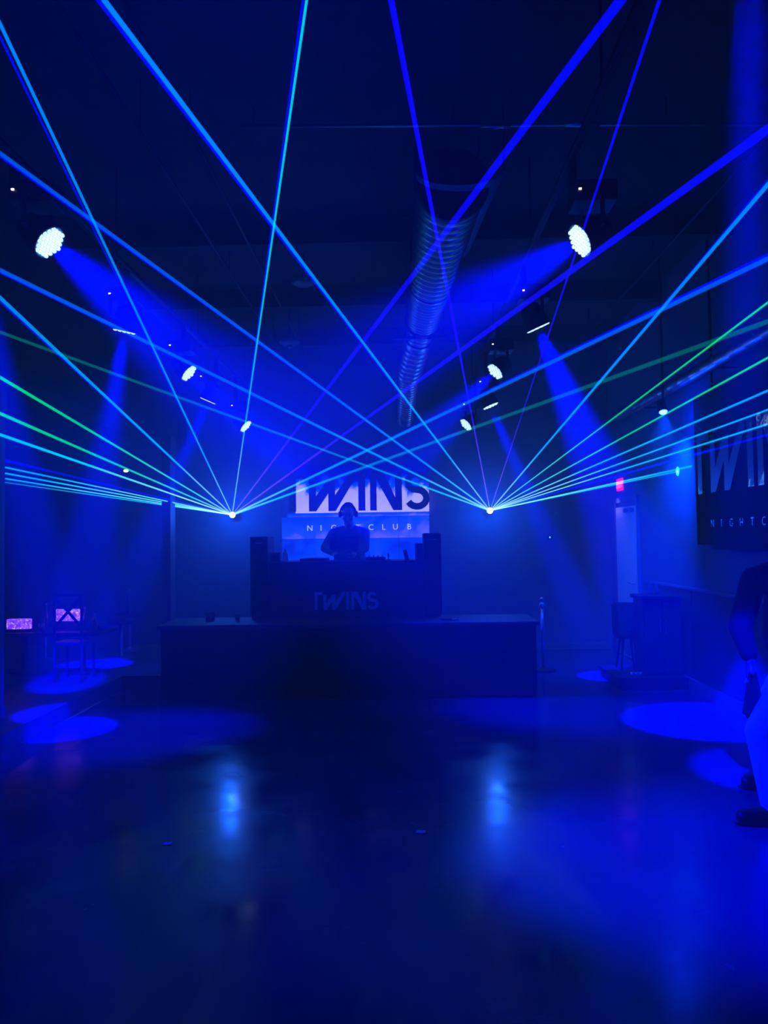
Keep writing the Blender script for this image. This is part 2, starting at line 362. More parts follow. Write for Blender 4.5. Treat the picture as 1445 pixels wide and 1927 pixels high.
def logo(parent, M, H, T, mats, part='letter'):
    out = []
    for gi, g in enumerate(glyphs()):
        bm = bmesh.new()
        if g[0] == 'S':
            pts = [Vector((x, z)) for x, z in g[1]]; hw = .085; lft, rgt = [], []
            for i, p in enumerate(pts):
                d = (pts[min(i + 1, len(pts) - 1)] - pts[max(i - 1, 0)]).normalized(); nrm = Vector((-d.y, d.x))
                lft.append(p + nrm * hw); rgt.append(p - nrm * hw)
            for i in range(len(pts) - 1):
                q = [lft[i], lft[i + 1], rgt[i + 1], rgt[i]]
                prism(bm, [(v.x * H, v.y * H) for v in q], -T, 0)
        else:
            for poly in g: prism(bm, [(x * H, z * H) for x, z in poly], -T, 0)
        bm.transform(M)
        out.append(obj(part, bm, mats, parent))
    return out
# prism local: x right, -y toward reader, z up
P_BACK = Matrix.Identity(4)
P_RIGHT = Matrix(((0, 1, 0, 0), (-1, 0, 0, 0), (0, 0, 1, 0), (0, 0, 0, 1)))

# logo wall behind the DJ, its light painted in as emission
ys = YB - 0.10
a = W(545, 967, ys); b_ = W(806, 872, ys)
t = thing('logo_wall', 'lavender and blue logo wall behind the DJ with painted-in light', 'screen', ((a.x + b_.x) / 2, YB, 1.2))
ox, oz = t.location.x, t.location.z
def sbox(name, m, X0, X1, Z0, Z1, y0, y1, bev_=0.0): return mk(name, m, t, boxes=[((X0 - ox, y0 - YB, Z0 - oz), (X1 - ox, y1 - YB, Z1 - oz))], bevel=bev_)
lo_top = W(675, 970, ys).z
sbox('upper_panel', M_wallglow_up, W(556, 950, ys).x, b_.x, a.z + 0.005, b_.z, YB - 0.10, YB - 0.002)
sbox('shelf_strip', M_wallglow_lo, W(541, 967, ys).x, b_.x, lo_top - 0.008, a.z + 0.004, YB - 0.13, YB - 0.002)
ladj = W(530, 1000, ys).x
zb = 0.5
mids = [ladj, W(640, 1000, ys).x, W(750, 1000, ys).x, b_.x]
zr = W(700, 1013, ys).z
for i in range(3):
    sbox('lower_panel', M_wallglow_lo, mids[i] + 0.003, mids[i + 1] - 0.003, zr + 0.004, lo_top - 0.012, YB - 0.09, YB - 0.002)
    sbox('lower_panel', M_wallglow_lo, mids[i] + 0.003, mids[i + 1] - 0.003, zb, zr - 0.004, YB - 0.09, YB - 0.002)
pt = W(545, 960, ys - 0.02); H = 73.5 / F * ys
logo(t, Matrix.Translation((pt.x - ox, YB - 0.101 - YB, a.z + 0.03 - oz)), H, 0.035, M_logo)
for px_, ch in zip((583, 604, 628, 651, 674, 698, 722, 744, 770), 'NIGHTCLUB'):
    p = W(px_, 997.5 - 0.015 * (px_ - 675), ys)
    letter(ch, 0.115, 0.006, M_letterw, t, Matrix.Translation((p.x - ox, -0.10, p.z - oz)) @ M_BACK)

# ------------------------------------------------------------------ stage, booth
SF = 7.55; SX0, SX1 = W(302, 1318, SF).x, W(1012, 1306, SF).x; SZ = 0.76
t = thing('stage', 'long low black stage box across the end of the dance floor', 'stage', ((SX0 + SX1) / 2, SF, 0))
sw = (SX1 - SX0) / 2; npan = 4
for i in range(npan):
    xa, xb = -sw + 2 * sw * i / npan, -sw + 2 * sw * (i + 1) / npan
    mk('front_panel', M_stage, t, boxes=[((xa + 0.002, 0, 0.02), (xb - 0.002, 0.03, SZ - 0.04))], bevel=0.003)
for s in (-1, 1):
    mk('side_panel', M_stage, t, boxes=[((s * sw - (0.03 if s > 0 else 0), 0.03, 0.02), (s * sw + (0.03 if s < 0 else 0), 0.70, SZ - 0.04))])
mk('top', M_stagetop, t, boxes=[((-sw - 0.03, -0.03, SZ - 0.04), (sw + 0.03, 0.72, SZ))], bevel=0.008)
bx0_, bx1_ = W(470, 1100, 8.1).x - t.location.x, W(832, 1100, 8.1).x - t.location.x
mk('rear_top', M_stagetop, t, boxes=[((bx0_, 0.721, SZ - 0.04), (bx1_, 1.42, SZ))], bevel=0.004)
mk('toe_board', M_black, t, boxes=[((-sw + 0.05, 0.03, 0), (sw - 0.05, 0.06, 0.03)), ((bx0_ + 0.02, 1.30, 0), (bx1_ - 0.02, 1.36, SZ - 0.04)), ((-sw + 0.03, 0.66, 0), (sw - 0.03, 0.70, SZ - 0.04))])
# riser for the DJ
struct('floor_booth_riser', M_stage, [((SX0 + 0.2, SF + 1.44, 0), (SX1, YB - 0.25, 0.30))], 0.01)

BF = 8.12; BX0, BX1 = W(505, 1100, BF).x, W(797, 1100, BF).x; BZ = 1.37
t = thing('dj_booth', 'wide black DJ booth with faint raised lettering standing on the stage', 'DJ booth', ((BX0 + BX1) / 2, BF, SZ))
bw = (BX1 - BX0) / 2 - 0.006; bh = BZ - SZ
mk('front_panel', M_black, t, boxes=[((-bw, 0, 0), (bw, 0.03, bh - 0.035))], bevel=0.004)
for s in (-1, 1): mk('side_panel', M_black, t, boxes=[((s * bw - 0.03 * (s > 0), 0.031, 0), (s * bw + 0.03 * (s < 0), 0.62, bh - 0.035))], bevel=0.004)
mk('worktop', M_black, t, boxes=[((-bw - 0.0, -0.01, bh - 0.034), (bw + 0.0, 0.68, bh))], bevel=0.006)
p = W(592, 1148, BF)
logo(t, Matrix.Translation((p.x - t.location.x, -0.001, p.z - SZ)), 33.5 / F * BF, 0.008, M_boothlogo)

def tower(px0, px1, pyt, label):
    X0_, X1_ = W(px0, 1100, BF - 0.03).x, W(px1, 1100, BF - 0.03).x; zt = W((px0 + px1) / 2, pyt, BF - 0.03).z
    t = thing('speaker_tower', label, 'speaker', ((X0_ + X1_) / 2, BF - 0.03, SZ), group='black speaker towers either side of the booth')
    hw = (X1_ - X0_) / 2 - 0.004; h = zt - SZ
    mk('cabinet', M_black, t, boxes=[((-hw, 0, 0.03), (hw, 0.42, h))], bevel=0.01)
    for s in (-1, 1):
        for q in (0.04, 0.36): mk('foot', M_cable, t, boxes=[((s * (hw - 0.03) - 0.015, q - 0.015, 0), (s * (hw - 0.03) + 0.015, q + 0.015, 0.031))])
    mk('grille', M_stage, t, boxes=[((-hw + 0.015, -0.012, 0.05), (hw - 0.015, 0.001, h - 0.03))], bevel=0.004)
    bm = bmesh.new(); tube(bm, [(-hw * 0.4, -0.016, h - 0.07), (hw * 0.4, -0.016, h - 0.07)], 0.006); obj('badge', bm, M_metal, t)
tower(470, 505, 1010, 'black speaker tower at the left end of the DJ booth')
tower(797, 832, 1003, 'black speaker tower at the right end of the DJ booth')

# things on the booth
ZT = BZ
def at_booth(px, d): p = W(px, 1050, d); return Vector((p.x, d, ZT))
t = thing('laptop_stand', 'two-legged black laptop stand on the booth in front of the DJ', 'stand', at_booth(649, 8.42))
for s in (-1, 1):
    bm = bmesh.new(); tube(bm, [(s * 0.06, -0.08, 0.004), (s * 0.06, 0.10, 0.004), (s * 0.06, 0.06, 0.10), (s * 0.06, -0.10, 0.118)], 0.006)
    obj('leg', bm, M_black, t)
mk('cross_bar', M_black, t, boxes=[((-0.06, 0.055, 0.085), (0.06, 0.067, 0.097))])
t = thing('laptop', 'open dark laptop raised on the stand in front of the DJ', 'laptop', at_booth(649, 8.42) + Vector((0, 0, 0.126)))
R1 = Matrix.Rotation(math.radians(-6), 4, 'X')
bm = bmesh.new(); box(bm, (-0.165, -0.11, 0.0), (0.165, 0.12, 0.016), R1); bev(bm, 0.004); obj('keyboard_base', bm, M_black, t)
bm = bmesh.new(); box(bm, (-0.165, -0.118, 0.010), (0.165, -0.106, 0.125), R1); bev(bm, 0.004); obj('lid', bm, M_inky, t)
t = thing('dj_mixer', 'flat black mixer right of the DJ on the booth', 'mixer', at_booth(707, 8.45))
mk('body', M_black, t, boxes=[((-0.11, -0.13, 0), (0.11, 0.13, 0.035))], bevel=0.005)
for i in range(4):
    for j in range(3):
        bm = bmesh.new(); lathe(bm, [(0.009, 0.0345), (0.008, 0.052), (0.004, 0.053)], 10, (-0.075 + i * 0.05, -0.02 + j * 0.05, 0)); obj('knob', bm, M_metal, t)
t = thing('media_player', 'black deck player left of the DJ on the booth', 'deck', at_booth(592, 8.45))
mk('body', M_black, t, boxes=[((-0.15, -0.17, 0), (0.15, 0.17, 0.03))], bevel=0.005)
bm = bmesh.new(); lathe(bm, [(0.095, 0.029), (0.095, 0.038), (0.085, 0.040)], 32, (0, -0.03, 0)); obj('jog_wheel', bm, M_metal, t)
t = thing('microphone', 'small microphone standing on the booth right of the mixer', 'microphone', at_booth(731, 8.40))
bm = bmesh.new(); lathe(bm, [(0.03, 0), (0.03, 0.008), (0.006, 0.012), (0.006, 0.03), (0.009, 0.032)], 16); obj('base', bm, M_black, t)
bm = bmesh.new(); lathe(bm, [(0.009, 0.03), (0.012, 0.055), (0.014, 0.056), (0.015, 0.066), (0.008, 0.076)], 16); obj('capsule', bm, M_metal, t, smooth=True)
t = thing('tablet_stand', 'narrow dark tablet leaning back on the booth near the right speaker', 'tablet', at_booth(766, 8.36))
Rt = Matrix.Rotation(math.radians(-14), 4, 'Y')
bm = bmesh.new(); box(bm, (-0.022, -0.006, 0.0), (0.022, 0.006, 0.115), Rt); bev(bm, 0.003); obj('screen', bm, M_black, t)
mk('foot', M_black, t, boxes=[((-0.03, -0.03, 0), (0.03, 0.03, 0.006))])
t = thing('controller_box', 'upright dark blue box on the booth against the right speaker', 'box', at_booth(788, 8.44))
mk('body', mat('deep_blue_plastic', (0.03, 0.04, 0.25), 0.4, noise=0.1), t, boxes=[((-0.042, -0.05, 0), (0.042, 0.05, 0.185))], bevel=0.006)
mk('vent', M_black, t, boxes=[((-0.03, -0.054, 0.03 + 0.028 * k), (0.03, -0.049, 0.042 + 0.028 * k)) for k in range(5)])
t = thing('water_bottle', 'clear water bottle catching light on the left of the booth', 'bottle', at_booth(537, 8.36))
bm = bmesh.new(); lathe(bm, [(0.028, 0), (0.032, 0.01), (0.032, 0.085), (0.026, 0.10), (0.012, 0.118), (0.012, 0.125)], 20); obj('bottle_body', bm, mat('lit_clear_plastic', (0.75, 0.88, 1.0), 0.1, trans=0.4, noise=0.02), t, smooth=True)
bm = bmesh.new(); lathe(bm, [(0.015, 0.123), (0.015, 0.142)], 16); obj('bottle_cap', bm, M_white, t)
t = thing('monitor_wedge', 'small black cube speaker left end of the booth top', 'speaker', at_booth(521, 8.45))
mk('cabinet', M_black, t, boxes=[((-0.045, -0.05, 0), (0.045, 0.05, 0.10))], bevel=0.005)
bm = bmesh.new(); tube(bm, [(0, -0.049, 0.05), (0, -0.056, 0.05)], 0.032, 16); obj('driver', bm, M_stage, t)

# things lying on the stage in front/left of the booth
def cup(px, d, label, h=0.09, r=0.03):
    p = W(px, 1160, d); t = thing('drinking_glass', label, 'glass', (p.x, d, SZ), group='glasses on the stage edge')
    bm = bmesh.new(); lathe(bm, [(r * 0.7, 0), (r, h), (r - 0.003, h), (r * 0.7 - 0.003, 0.006)], 16); obj('bowl', bm, M_glass, t, smooth=True)
    bm = bmesh.new(); lathe(bm, [(r * 0.68, 0.008), (r * 0.8, h * 0.45)], 16); obj('drink', bm, M_bottle, t)
cup(391, 7.9, 'leftmost small glass on the stage left of the booth')
cup(400, 8.0, 'glass just right of the leftmost one on the stage')
cup(447, 7.9, 'small glass on the stage nearest the left speaker tower', 0.07)
t = thing('cable_coil', 'small dark coil of cable on the stage front edge right of centre', 'cable', (W(840, 1170, 7.66).x, 7.66, SZ))
bm = bmesh.new(); tube(bm, [(0.05 * math.cos(a_ / 6), 0.035 * math.sin(a_ / 6), 0.008 + 0.0002 * a_) for a_ in range(76)], 0.006, 6); obj('loop', bm, M_cable, t, smooth=True)
bm = bmesh.new(); tube(bm, [(0.05, 0, 0.01), (0.10, 0.02, 0.012), (0.13, 0.02, 0.012)], 0.009, 8); obj('plug', bm, M_metal, t)

# ------------------------------------------------------------------ laser projectors and beams
def clip_len(p, d):
    L_ = 1e9
    for ax, lo, hi in ((0, XL, XR - 0.005), (1, 1.3, 99), (2, 0, ZC - 0.002)):
        if d[ax] > 1e-6: L_ = min(L_, (hi - p[ax]) / d[ax])
        if d[ax] < -1e-6: L_ = min(L_, (lo - p[ax]) / d[ax])
    return L_
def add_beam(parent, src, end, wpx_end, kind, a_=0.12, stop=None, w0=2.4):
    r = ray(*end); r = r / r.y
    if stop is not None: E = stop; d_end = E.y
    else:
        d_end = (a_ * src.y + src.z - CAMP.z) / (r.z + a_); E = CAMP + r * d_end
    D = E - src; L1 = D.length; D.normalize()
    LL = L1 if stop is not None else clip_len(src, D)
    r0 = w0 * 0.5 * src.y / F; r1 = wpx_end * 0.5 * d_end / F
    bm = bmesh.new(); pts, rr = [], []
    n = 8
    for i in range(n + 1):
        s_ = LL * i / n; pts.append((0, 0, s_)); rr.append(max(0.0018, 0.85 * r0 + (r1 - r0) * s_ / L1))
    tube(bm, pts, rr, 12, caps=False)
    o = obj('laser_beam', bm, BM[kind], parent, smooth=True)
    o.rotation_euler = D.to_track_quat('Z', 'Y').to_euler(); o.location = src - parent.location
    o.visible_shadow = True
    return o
def laser(px, py, label, beams):
    src = W(px, py, 10.42)
    t = thing('laser_projector', label, 'laser projector', (src.x, src.y + 0.02, src.z), group='laser projectors on the back wall')
    mk('housing', M_wall, t, boxes=[((-0.035, 0.0, -0.03), (0.035, 0.12, 0.03))], bevel=0.008)
    mk('wall_bracket', M_wall, t, boxes=[((-0.012, 0.118, -0.012), (0.012, YB - src.y - 0.02, 0.02)), ((-0.03, YB - src.y - 0.03, -0.03), (0.03, YB - src.y - 0.02, 0.03))])
    bm = bmesh.new(); ell(bm, (0, -0.012, 0), (0.042, 0.016, 0.042)); obj('aperture', bm, M_src, t, smooth=True)
    for b in beams:
        kw = b[4] if len(b) > 4 else {}
        for e_, w_, k_ in ((b[0], b[1], b[2]),) + ((((b[0][0] + b[3][0], b[0][1] + b[3][1]), b[3][2], 'edge'),) if len(b) > 3 and b[3] else ()):
            add_beam(t, src, e_, w_ * (1.25 if k_ == 'edge' else 0.9), k_, **kw)
    lamp('laser_glow_light', 'POINT', src + Vector((0, -0.25, 0.01)), LASER_GLOW, (0.0, 0.10, 1.0), t, size=0.02)
    return src
colEnd = None
SL = laser(437, 969, 'laser projector fanning beams left of the DJ booth', [
    ((-3, 38), 11, 'azure', (-9, 6, 6), {}),
    ((577, 0), 9, 'cyan', (-7, 0, 6), {}),
    ((0, 560), 10, 'azure', (-3, 5, 4), {}),
    ((0, 710), 8.5, 'green', None, {'a_': 0.11}),
    ((0, 778), 8.5, 'green', None, {'a_': 0.07}),
    ((12, 822), 7.5, 'azure', None, {'w0': 2.2}),
    ((12, 867), 6, 'navy', None, {'w0': 2.0}),
    ((12, 880), 4.5, 'azure_dim', None, {'w0': 1.8}),
    ((12, 891), 4.5, 'azure_dim', None, {'w0': 1.8}),
    ((12, 901), 4, 'azure_dim', None, {'w0': 1.8}),
    ((12, 908), 2.5, 'teal', None, {'w0': 1.5}),
    ((1168, 0), 25, 'blue', None, {'w0': 2.0}),
    ((1445, 243), 22, 'blue', None, {'w0': 2.0}),
    ((1445, 487), 13, 'azure_dim', (0, -7, 8), {'w0': 4}),
    ((1445, 605), 13, 'teal', None, {'w0': 4}),
])
SR = laser(922, 961, 'laser projector fanning beams right of the DJ booth', [
    ((735, 0), 14, 'blue', None, {'w0': 1.6}),
    ((739, 0), 9, 'blue', None, {'w0': 1.4}),
    ((1241, 0), 10, 'blue', None, {'w0': 1.6}),
    ((196, 0), 15, 'azure', (-12, 0, 8), {}),
    ((0, 288), 12, 'azure_dim', (-1, 6, 5), {'w0': 3.5}),
    ((0, 508), 11, 'azure_dim', (0, 5, 4), {'w0': 3.5}),
    ((0, 625), 9, 'teal', None, {'w0': 3.5}),
    ((1445, 347), 11, 'azure', (-3, -2, 7), {'w0': 2.5}),
    ((1445, 569), 6, 'green', None, {'w0': 2.2}),
    ((1445, 673), 6, 'green', None, {'a_': 0.10, 'w0': 2.2}),
    ((1445, 735), 6, 'azure', None, {'a_': 0.09, 'w0': 2.0}),
    ((1445, 771), 5, 'azure', None, {'a_': 0.09, 'w0': 2.0}),
    ((1445, 798), 5, 'azure', None, {'a_': 0.08, 'w0': 2.0}),
    ((1445, 818), 6, 'navy', None, {'a_': 0.06, 'w0': 2.0}),
    ((1340, 846), 5, 'navy', None, {'stop': WX(1340, 846, 2.87), 'w0': 2.0}),
    ((1302, 877), 4.5, 'azure_dim', None, {'stop': WX(1302, 877, XR - 0.005), 'w0': 1.8}),
    ((1276, 887), 3.5, 'teal', None, {'stop': WX(1276, 887, XR - 0.008), 'w0': 1.8}),
])
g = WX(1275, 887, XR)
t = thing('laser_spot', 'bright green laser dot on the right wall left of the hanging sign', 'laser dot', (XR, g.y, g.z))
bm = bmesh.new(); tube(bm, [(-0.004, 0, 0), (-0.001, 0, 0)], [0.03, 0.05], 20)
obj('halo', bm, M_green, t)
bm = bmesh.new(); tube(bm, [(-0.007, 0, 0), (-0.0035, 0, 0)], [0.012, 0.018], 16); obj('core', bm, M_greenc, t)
lamp('dot_light', 'POINT', Vector((XR - 0.05, g.y, g.z)), 0.10, (0.0, 1.0, 0.35), t, size=0.01)

# ------------------------------------------------------------------ moving heads on two ceiling pipes
PIPES = {'L': -2.16, 'R': 1.02}
for k, xp in PIPES.items():
    t = thing('lighting_pipe', 'long black lighting pipe hung along the %s side of the ceiling' % {'L': 'left', 'R': 'right'}[k], 'pipe', (xp, 0, 3.80))
    bm = bmesh.new(); tube(bm, [(0, 1.0, 0), (0, 10.55, 0)], 0.025, 12); obj('rail', bm, M_black, t, smooth=True)
    for yy in (1.6, 3.6, 5.6, 7.9, 10.3):
        bm = bmesh.new(); tube(bm, [(0, yy, 0), (0, yy, ZC - 3.80)], 0.008, 8); obj('hanger_rod', bm, M_black, t)
def moving_head(px, py, z, aim, label, energy=60, angle=16, nr=2, rad=0.10, side='L', led=True, pos=None, blend=0.5, dim=False):
    P = pos if pos is not None else WZ(px, py, z)
    P = Vector(P)
    if P.y > 10.3: P = W(px, py, 10.3)
    t = thing('moving_head', label, 'stage light', P, group='moving head lights hung from the ceiling pipes')
    aim = Vector(aim); d = (aim - P).normalized(); q = d.to_track_quat('Z', 'Y').to_matrix().to_4x4()
    face = d * 0.0
    bm = bmesh.new(); lathe(bm, [(0.045, -0.20), (0.075, -0.17), (rad * 0.95, -0.08), (rad + 0.006, -0.012), (rad + 0.006, 0.006), (rad - 0.002, 0.006), (rad - 0.002, -0.006)], 24); bm.transform(q)
    obj('head', bm, M_black, t, smooth=False)
    bm = bmesh.new(); lathe(bm, [(rad - 0.003, -0.006), (rad - 0.003, -0.001)], 24); bm.transform(q); obj('face_plate', bm, M_black if dim else M_face, t)
    lens = None; rl = rad / (2 * nr + 1)
    for ring in range(nr + 1):
        cnt = 1 if ring == 0 else 6 * ring
        for j in range(cnt):
            sx, sy = 0, 0
            if ring:
                k_, m_ = divmod(j, ring); a0, a1 = k_ * PI / 3, (k_ + 1) * PI / 3; f_ = m_ / ring
                sx = 2 * rl * ring * ((1 - f_) * math.cos(a0) + f_ * math.cos(a1)); sy = 2 * rl * ring * ((1 - f_) * math.sin(a0) + f_ * math.sin(a1))
            if lens is None:
                bm = bmesh.new(); lathe(bm, [(rl * 0.86, -0.001), (rl * 0.82, 0.008), (rl * 0.6, 0.014), (rl * 0.1, 0.016)], 8)
                o = obj('lens', bm, M_lens, t); lens = o.data
            else:
                o = bpy.data.objects.new('lens', lens); COL.objects.link(o); o.parent = t
            o.matrix_local = q @ Matrix.Translation((sx, sy, 0))
    # yoke and base
    c = -d * 0.09; sd = d.cross(Vector((0, 0, 1))).normalized()
    for s in (-1, 1):
        bm = bmesh.new(); tube(bm, [c + sd * s * 0.08, c + sd * s * (rad + 0.035), c + sd * s * (rad + 0.035) + Vector((0, 0, 0.16)), c + sd * s * 0.05 + Vector((0, 0, 0.20))], 0.014, 8)
        obj('yoke_arm', bm, M_black, t)
    bx, by = c.x, c.y
    mk('base', M_black, t, boxes=[((bx - 0.12, by - 0.10, 0.20), (bx + 0.12, by + 0.10, 0.32))], bevel=0.012)
    px_ = PIPES[side] - P.x
    mk('clamp', M_black, t, boxes=[((min(bx, px_) - 0.02, by - 0.02, 0.318), (max(bx, px_) + 0.02, by + 0.02, 0.345)), ((px_ - 0.02, by - 0.02, 0.32), (px_ + 0.02, by + 0.02, 3.80 - P.z - 0.0235))])
    if led:
        mk('indicator', M_led_w, t, boxes=[((bx - 0.10, by - 0.106, 0.257), (bx - 0.085, by - 0.099, 0.266))])
    lo = lamp('lamp_light', 'SPOT', P + d * 0.03, energy, BLUE, t, aim=P + d, size=rad * 0.5, angle=angle, blend=blend)
    return t
LE = 20.0; XE = 2.0
# cross-beams over the floor
moving_head(93, 456, 3.30, W(800, 1055, 3.9), 'nearest left moving head, round white face aimed across the room', 330 * LE * XE * 0.52, 34, 3, blend=1.0)
moving_head(1092, 453, 3.30, W(500, 800, 3.95), 'nearest right moving head, round white face aimed down left', 330 * LE * XE * 0.52, 34, 3, side='R', blend=1.0)
moving_head(355, 702, 3.30, W(700, 1000, 7.2), 'left-row moving head with oval face beyond the edge-on one', 220 * LE * XE * 0.6, 28, side='L', blend=1.0)
moving_head(462, 802, 3.12, W(640, 960, 9.5), 'farthest left moving head, small oval face above the left laser', 120 * LE * XE * 0.4, 28, side='L', blend=1.0)
moving_head(932, 699, 3.30, W(600, 1010, 6.9), 'right-row moving head, slim oval face under the edge-on one', 220 * LE * XE * 0.6, 28, side='R', blend=1.0)
moving_head(877, 799, 3.12, W(640, 1010, 9.2), 'farthest right moving head, small slim face near the logo', 120 * LE * XE * 0.4, 28, side='R', blend=1.0)
# down-beams with pools on the floor
moving_head(234, 622, 3.30, WZ(120, 1372, 0), 'left-row moving head seen edge-on as a bright sliver', 700 * LE, 15, side='L', blend=0.25)
moving_head(1012, 615, 3.30, WZ(1325, 1356, 0), 'right-row moving head seen edge-on as a bright tilted sliver', 900 * LE, 22, side='R', blend=0.25)
moving_head(923, 763, 3.15, WZ(1142, 1272, 0), 'right-row moving head with a striped half-lit face', 900 * LE, 11, side='R', blend=0.25)
# heads whose faces look away from the camera or hang outside the frame
moving_head(0, 0, 0, WZ(182, 1250, PZ), 'far left-row moving head, only its indicator glinting', 600 * LE, 14, side='L', pos=(-2.26, 8.7, 3.28), blend=0.25)
moving_head(0, 0, 0, WZ(125, 1284, PZ), 'left-row moving head outside the frame aimed at the lounge', 1500 * LE, 8.5, side='L', pos=(-2.1, 3.5, 3.25), led=False, blend=0.25)
moving_head(0, 0, 0, WZ(1400, 1447, 0), 'right-row moving head above the frame aimed at the person', 650 * LE, 9, side='R', pos=(1.05, 2.15, 3.3), led=False, blend=0.3)
# small wall washer on the right
p = WX(1248, 776, XR - 0.30)
t = thing('wall_washer', 'small bright spotlight near the right wall above the green dot', 'spotlight', p)
d = Vector((-0.05, -0.45, -0.8)).normalized(); q = d.to_track_quat('Z', 'Y').to_matrix().to_4x4()
bm = bmesh.new(); lathe(bm, [(0.02, -0.16), (0.04, -0.14), (0.045, -0.01), (0.05, 0.0), (0.046, 0.0), (0.044, -0.006)], 16); bm.transform(q); obj('can', bm, M_black, t)
bm = bmesh.new(); lathe(bm, [(0.043, -0.008), (0.03, 0.008), (0.01, 0.014)], 16); bm.transform(q); obj('lens', bm, M_lens, t)
lamp('lens_glow_light', 'POINT', p + d * 0.12, 22, (0.0, 0.02, 1.0), t, size=0.03)
bm = bmesh.new(); tube(bm, [(-0.055, 0, -0.01), (-0.055, 0, 0.10), (0.0, 0, 0.13)], 0.006, 8); tube(bm, [(0, 0, 0.12), (0, 0, ZC - p.z)], 0.012, 8); obj('drop_rod', bm, M_black, t)
lamp('washer_light', 'SPOT', p + d * 0.02, 1500, (0.0, 0.055, 1.0), t, aim=WX(1262, 1000, XR), size=0.03, angle=75, blend=1.0)

# ------------------------------------------------------------------ ducts and ceiling services
def ringpath(a, b, ra, rb, n):
    a, b = Vector(a), Vector(b); pts, rr = [], []
    for i in range(n):
        for f_, k_ in ((0.0, 1.0), (0.86, 1.0), (0.90, 1.035), (0.97, 1.035)):
            s = (i + f_) / n; pts.append(a.lerp(b, s)); rr.append((ra + (rb - ra) * s) * k_)
    return pts, rr
t = thing('spiral_duct', 'big spiral metal air duct hung from the ceiling above the stage axis', 'duct', (0, 0, 0))
A, B, C_ = W(850, 345, 5.0), W(797, 600, 8.0), W(770, 700, 9.3)
D_ = W(762, 790, 10.6)
t.location = A
def duct_part(name, p0, p1, r0, r1, n, m=M_metal):
    pts, rr = ringpath(p0 - A, p1 - A, r0, r1, n); bm = bmesh.new(); tube(bm, pts, rr, 28, caps=False); return obj(name, bm, m, t, smooth=True)
duct_part('spiral_section', A, A.lerp(B, 0.62), 0.235, 0.20, 16)
duct_part('spiral_section', A.lerp(B, 0.64), B, 0.20, 0.185, 12)
duct_part('reducer', B + Vector((0, 0.02, -0.01)), B.lerp(C_, 0.28), 0.165, 0.15, 4)
duct_part('end_section', B.lerp(C_, 0.30), C_, 0.165, 0.16, 8)
duct_part('flexible_section', C_, D_, 0.13, 0.115, 20)
bm = bmesh.new(); dd = (B - A).normalized()
tube(bm, [B - A - dd * 0.01, B - A + dd * 0.05], [0.20, 0.20], 28, caps=False); tube(bm, [B - A + dd * 0.05, B - A - dd * 0.01], [0.20, 0.165], 28, caps=False); obj('collar', bm, M_black, t)
mk('cross_bar', M_black, t, boxes=[((B.x - A.x - 0.34, B.y - A.y + 0.05, B.z - A.z - 0.20), (B.x - A.x + 0.24, B.y - A.y + 0.09, B.z - A.z - 0.17))])
bm = bmesh.new(); lathe(bm, [(0.24, -0.02), (0.26, 0.0), (0.26, 0.03), (0.235, 0.05)], 32); q = dd.to_track_quat('Z', 'Y').to_matrix().to_4x4(); bm.transform(q); obj('flange', bm, M_black, t)
for s_, in ((0.1,), (0.45,), (0.85,)):
    pm = (B - A) * s_
    for sx in (-1, 1):
        r_ = 0.235 - 0.05 * s_
        bm = bmesh.new(); tube(bm, [(pm.x + sx * r_, pm.y, pm.z), (pm.x + sx * r_, pm.y, ZC - A.z)], 0.006, 6); obj('hanger_strap', bm, M_black, t)
# a wide sheet-metal hood from which the duct runs
p0 = W(870, 300, 4.75)
off = Vector((p0.x, 4.9, p0.z)) - A
bm = bmesh.new(); n = 18; R_ = 0.30
ringsA, ringsB = [], []
for k in range(n + 1):
    a_ = PI + PI * k / n
    ringsA.append(bm.verts.new((R_ * math.cos(a_), 0.0, 0.33 * R_ * math.sin(a_)))); ringsB.append(bm.verts.new((0.24 * math.cos(a_) - 0.03, 1.35, 0.24 * math.sin(a_) + 0.10)))
for k in range(n): bm.faces.new((ringsA[k], ringsA[k + 1], ringsB[k + 1], ringsB[k]))
o = obj('intake_hood', bm, M_hood, t, loc=off, smooth=True)
sm = o.modifiers.new('s', 'SOLIDIFY'); sm.thickness = 0.006
for sx in (-1, 1): mk('hanger_strap', M_black, t, loc=off, boxes=[((sx * 0.29 - 0.008, -0.01, -0.01), (sx * 0.29 + 0.008, 0.01, ZC - p0.z))])
# cross pipe
p0, p1 = W(455, 238, 4.86), W(1445, 236, 4.86)
t = thing('cross_pipe', 'thin straight pipe running across the ceiling in front of the duct', 'pipe', (p0.x, 4.86, p0.z))
z1 = p1.z - p0.z
bm = bmesh.new(); tube(bm, [(0, 0, 0), (XR - p0.x - 0.01, 0, z1)], 0.011, 12); obj('rail', bm, M_metal, t, smooth=True)
for px_, w_ in ((932, 0.10), (1095, 0.12)):
    q_ = W(px_, 237, 4.86); bm = bmesh.new(); tube(bm, [(q_.x - p0.x - w_, 0, z1 * 0.5), (q_.x - p0.x + w_, 0, z1 * 0.55)], 0.017, 14); obj('glint_sleeve', bm, M_chrome, t, smooth=True)  # chrome sleeves added to stand in for laser light glinting on the pipe
for f_ in (0.02, 0.35, 0.7, 0.97):
    xx = f_ * (XR - p0.x); bm = bmesh.new(); tube(bm, [(xx, 0, 0), (xx, 0, ZC - p0.z)], 0.005, 6); obj('hanger_rod', bm, M_black, t)
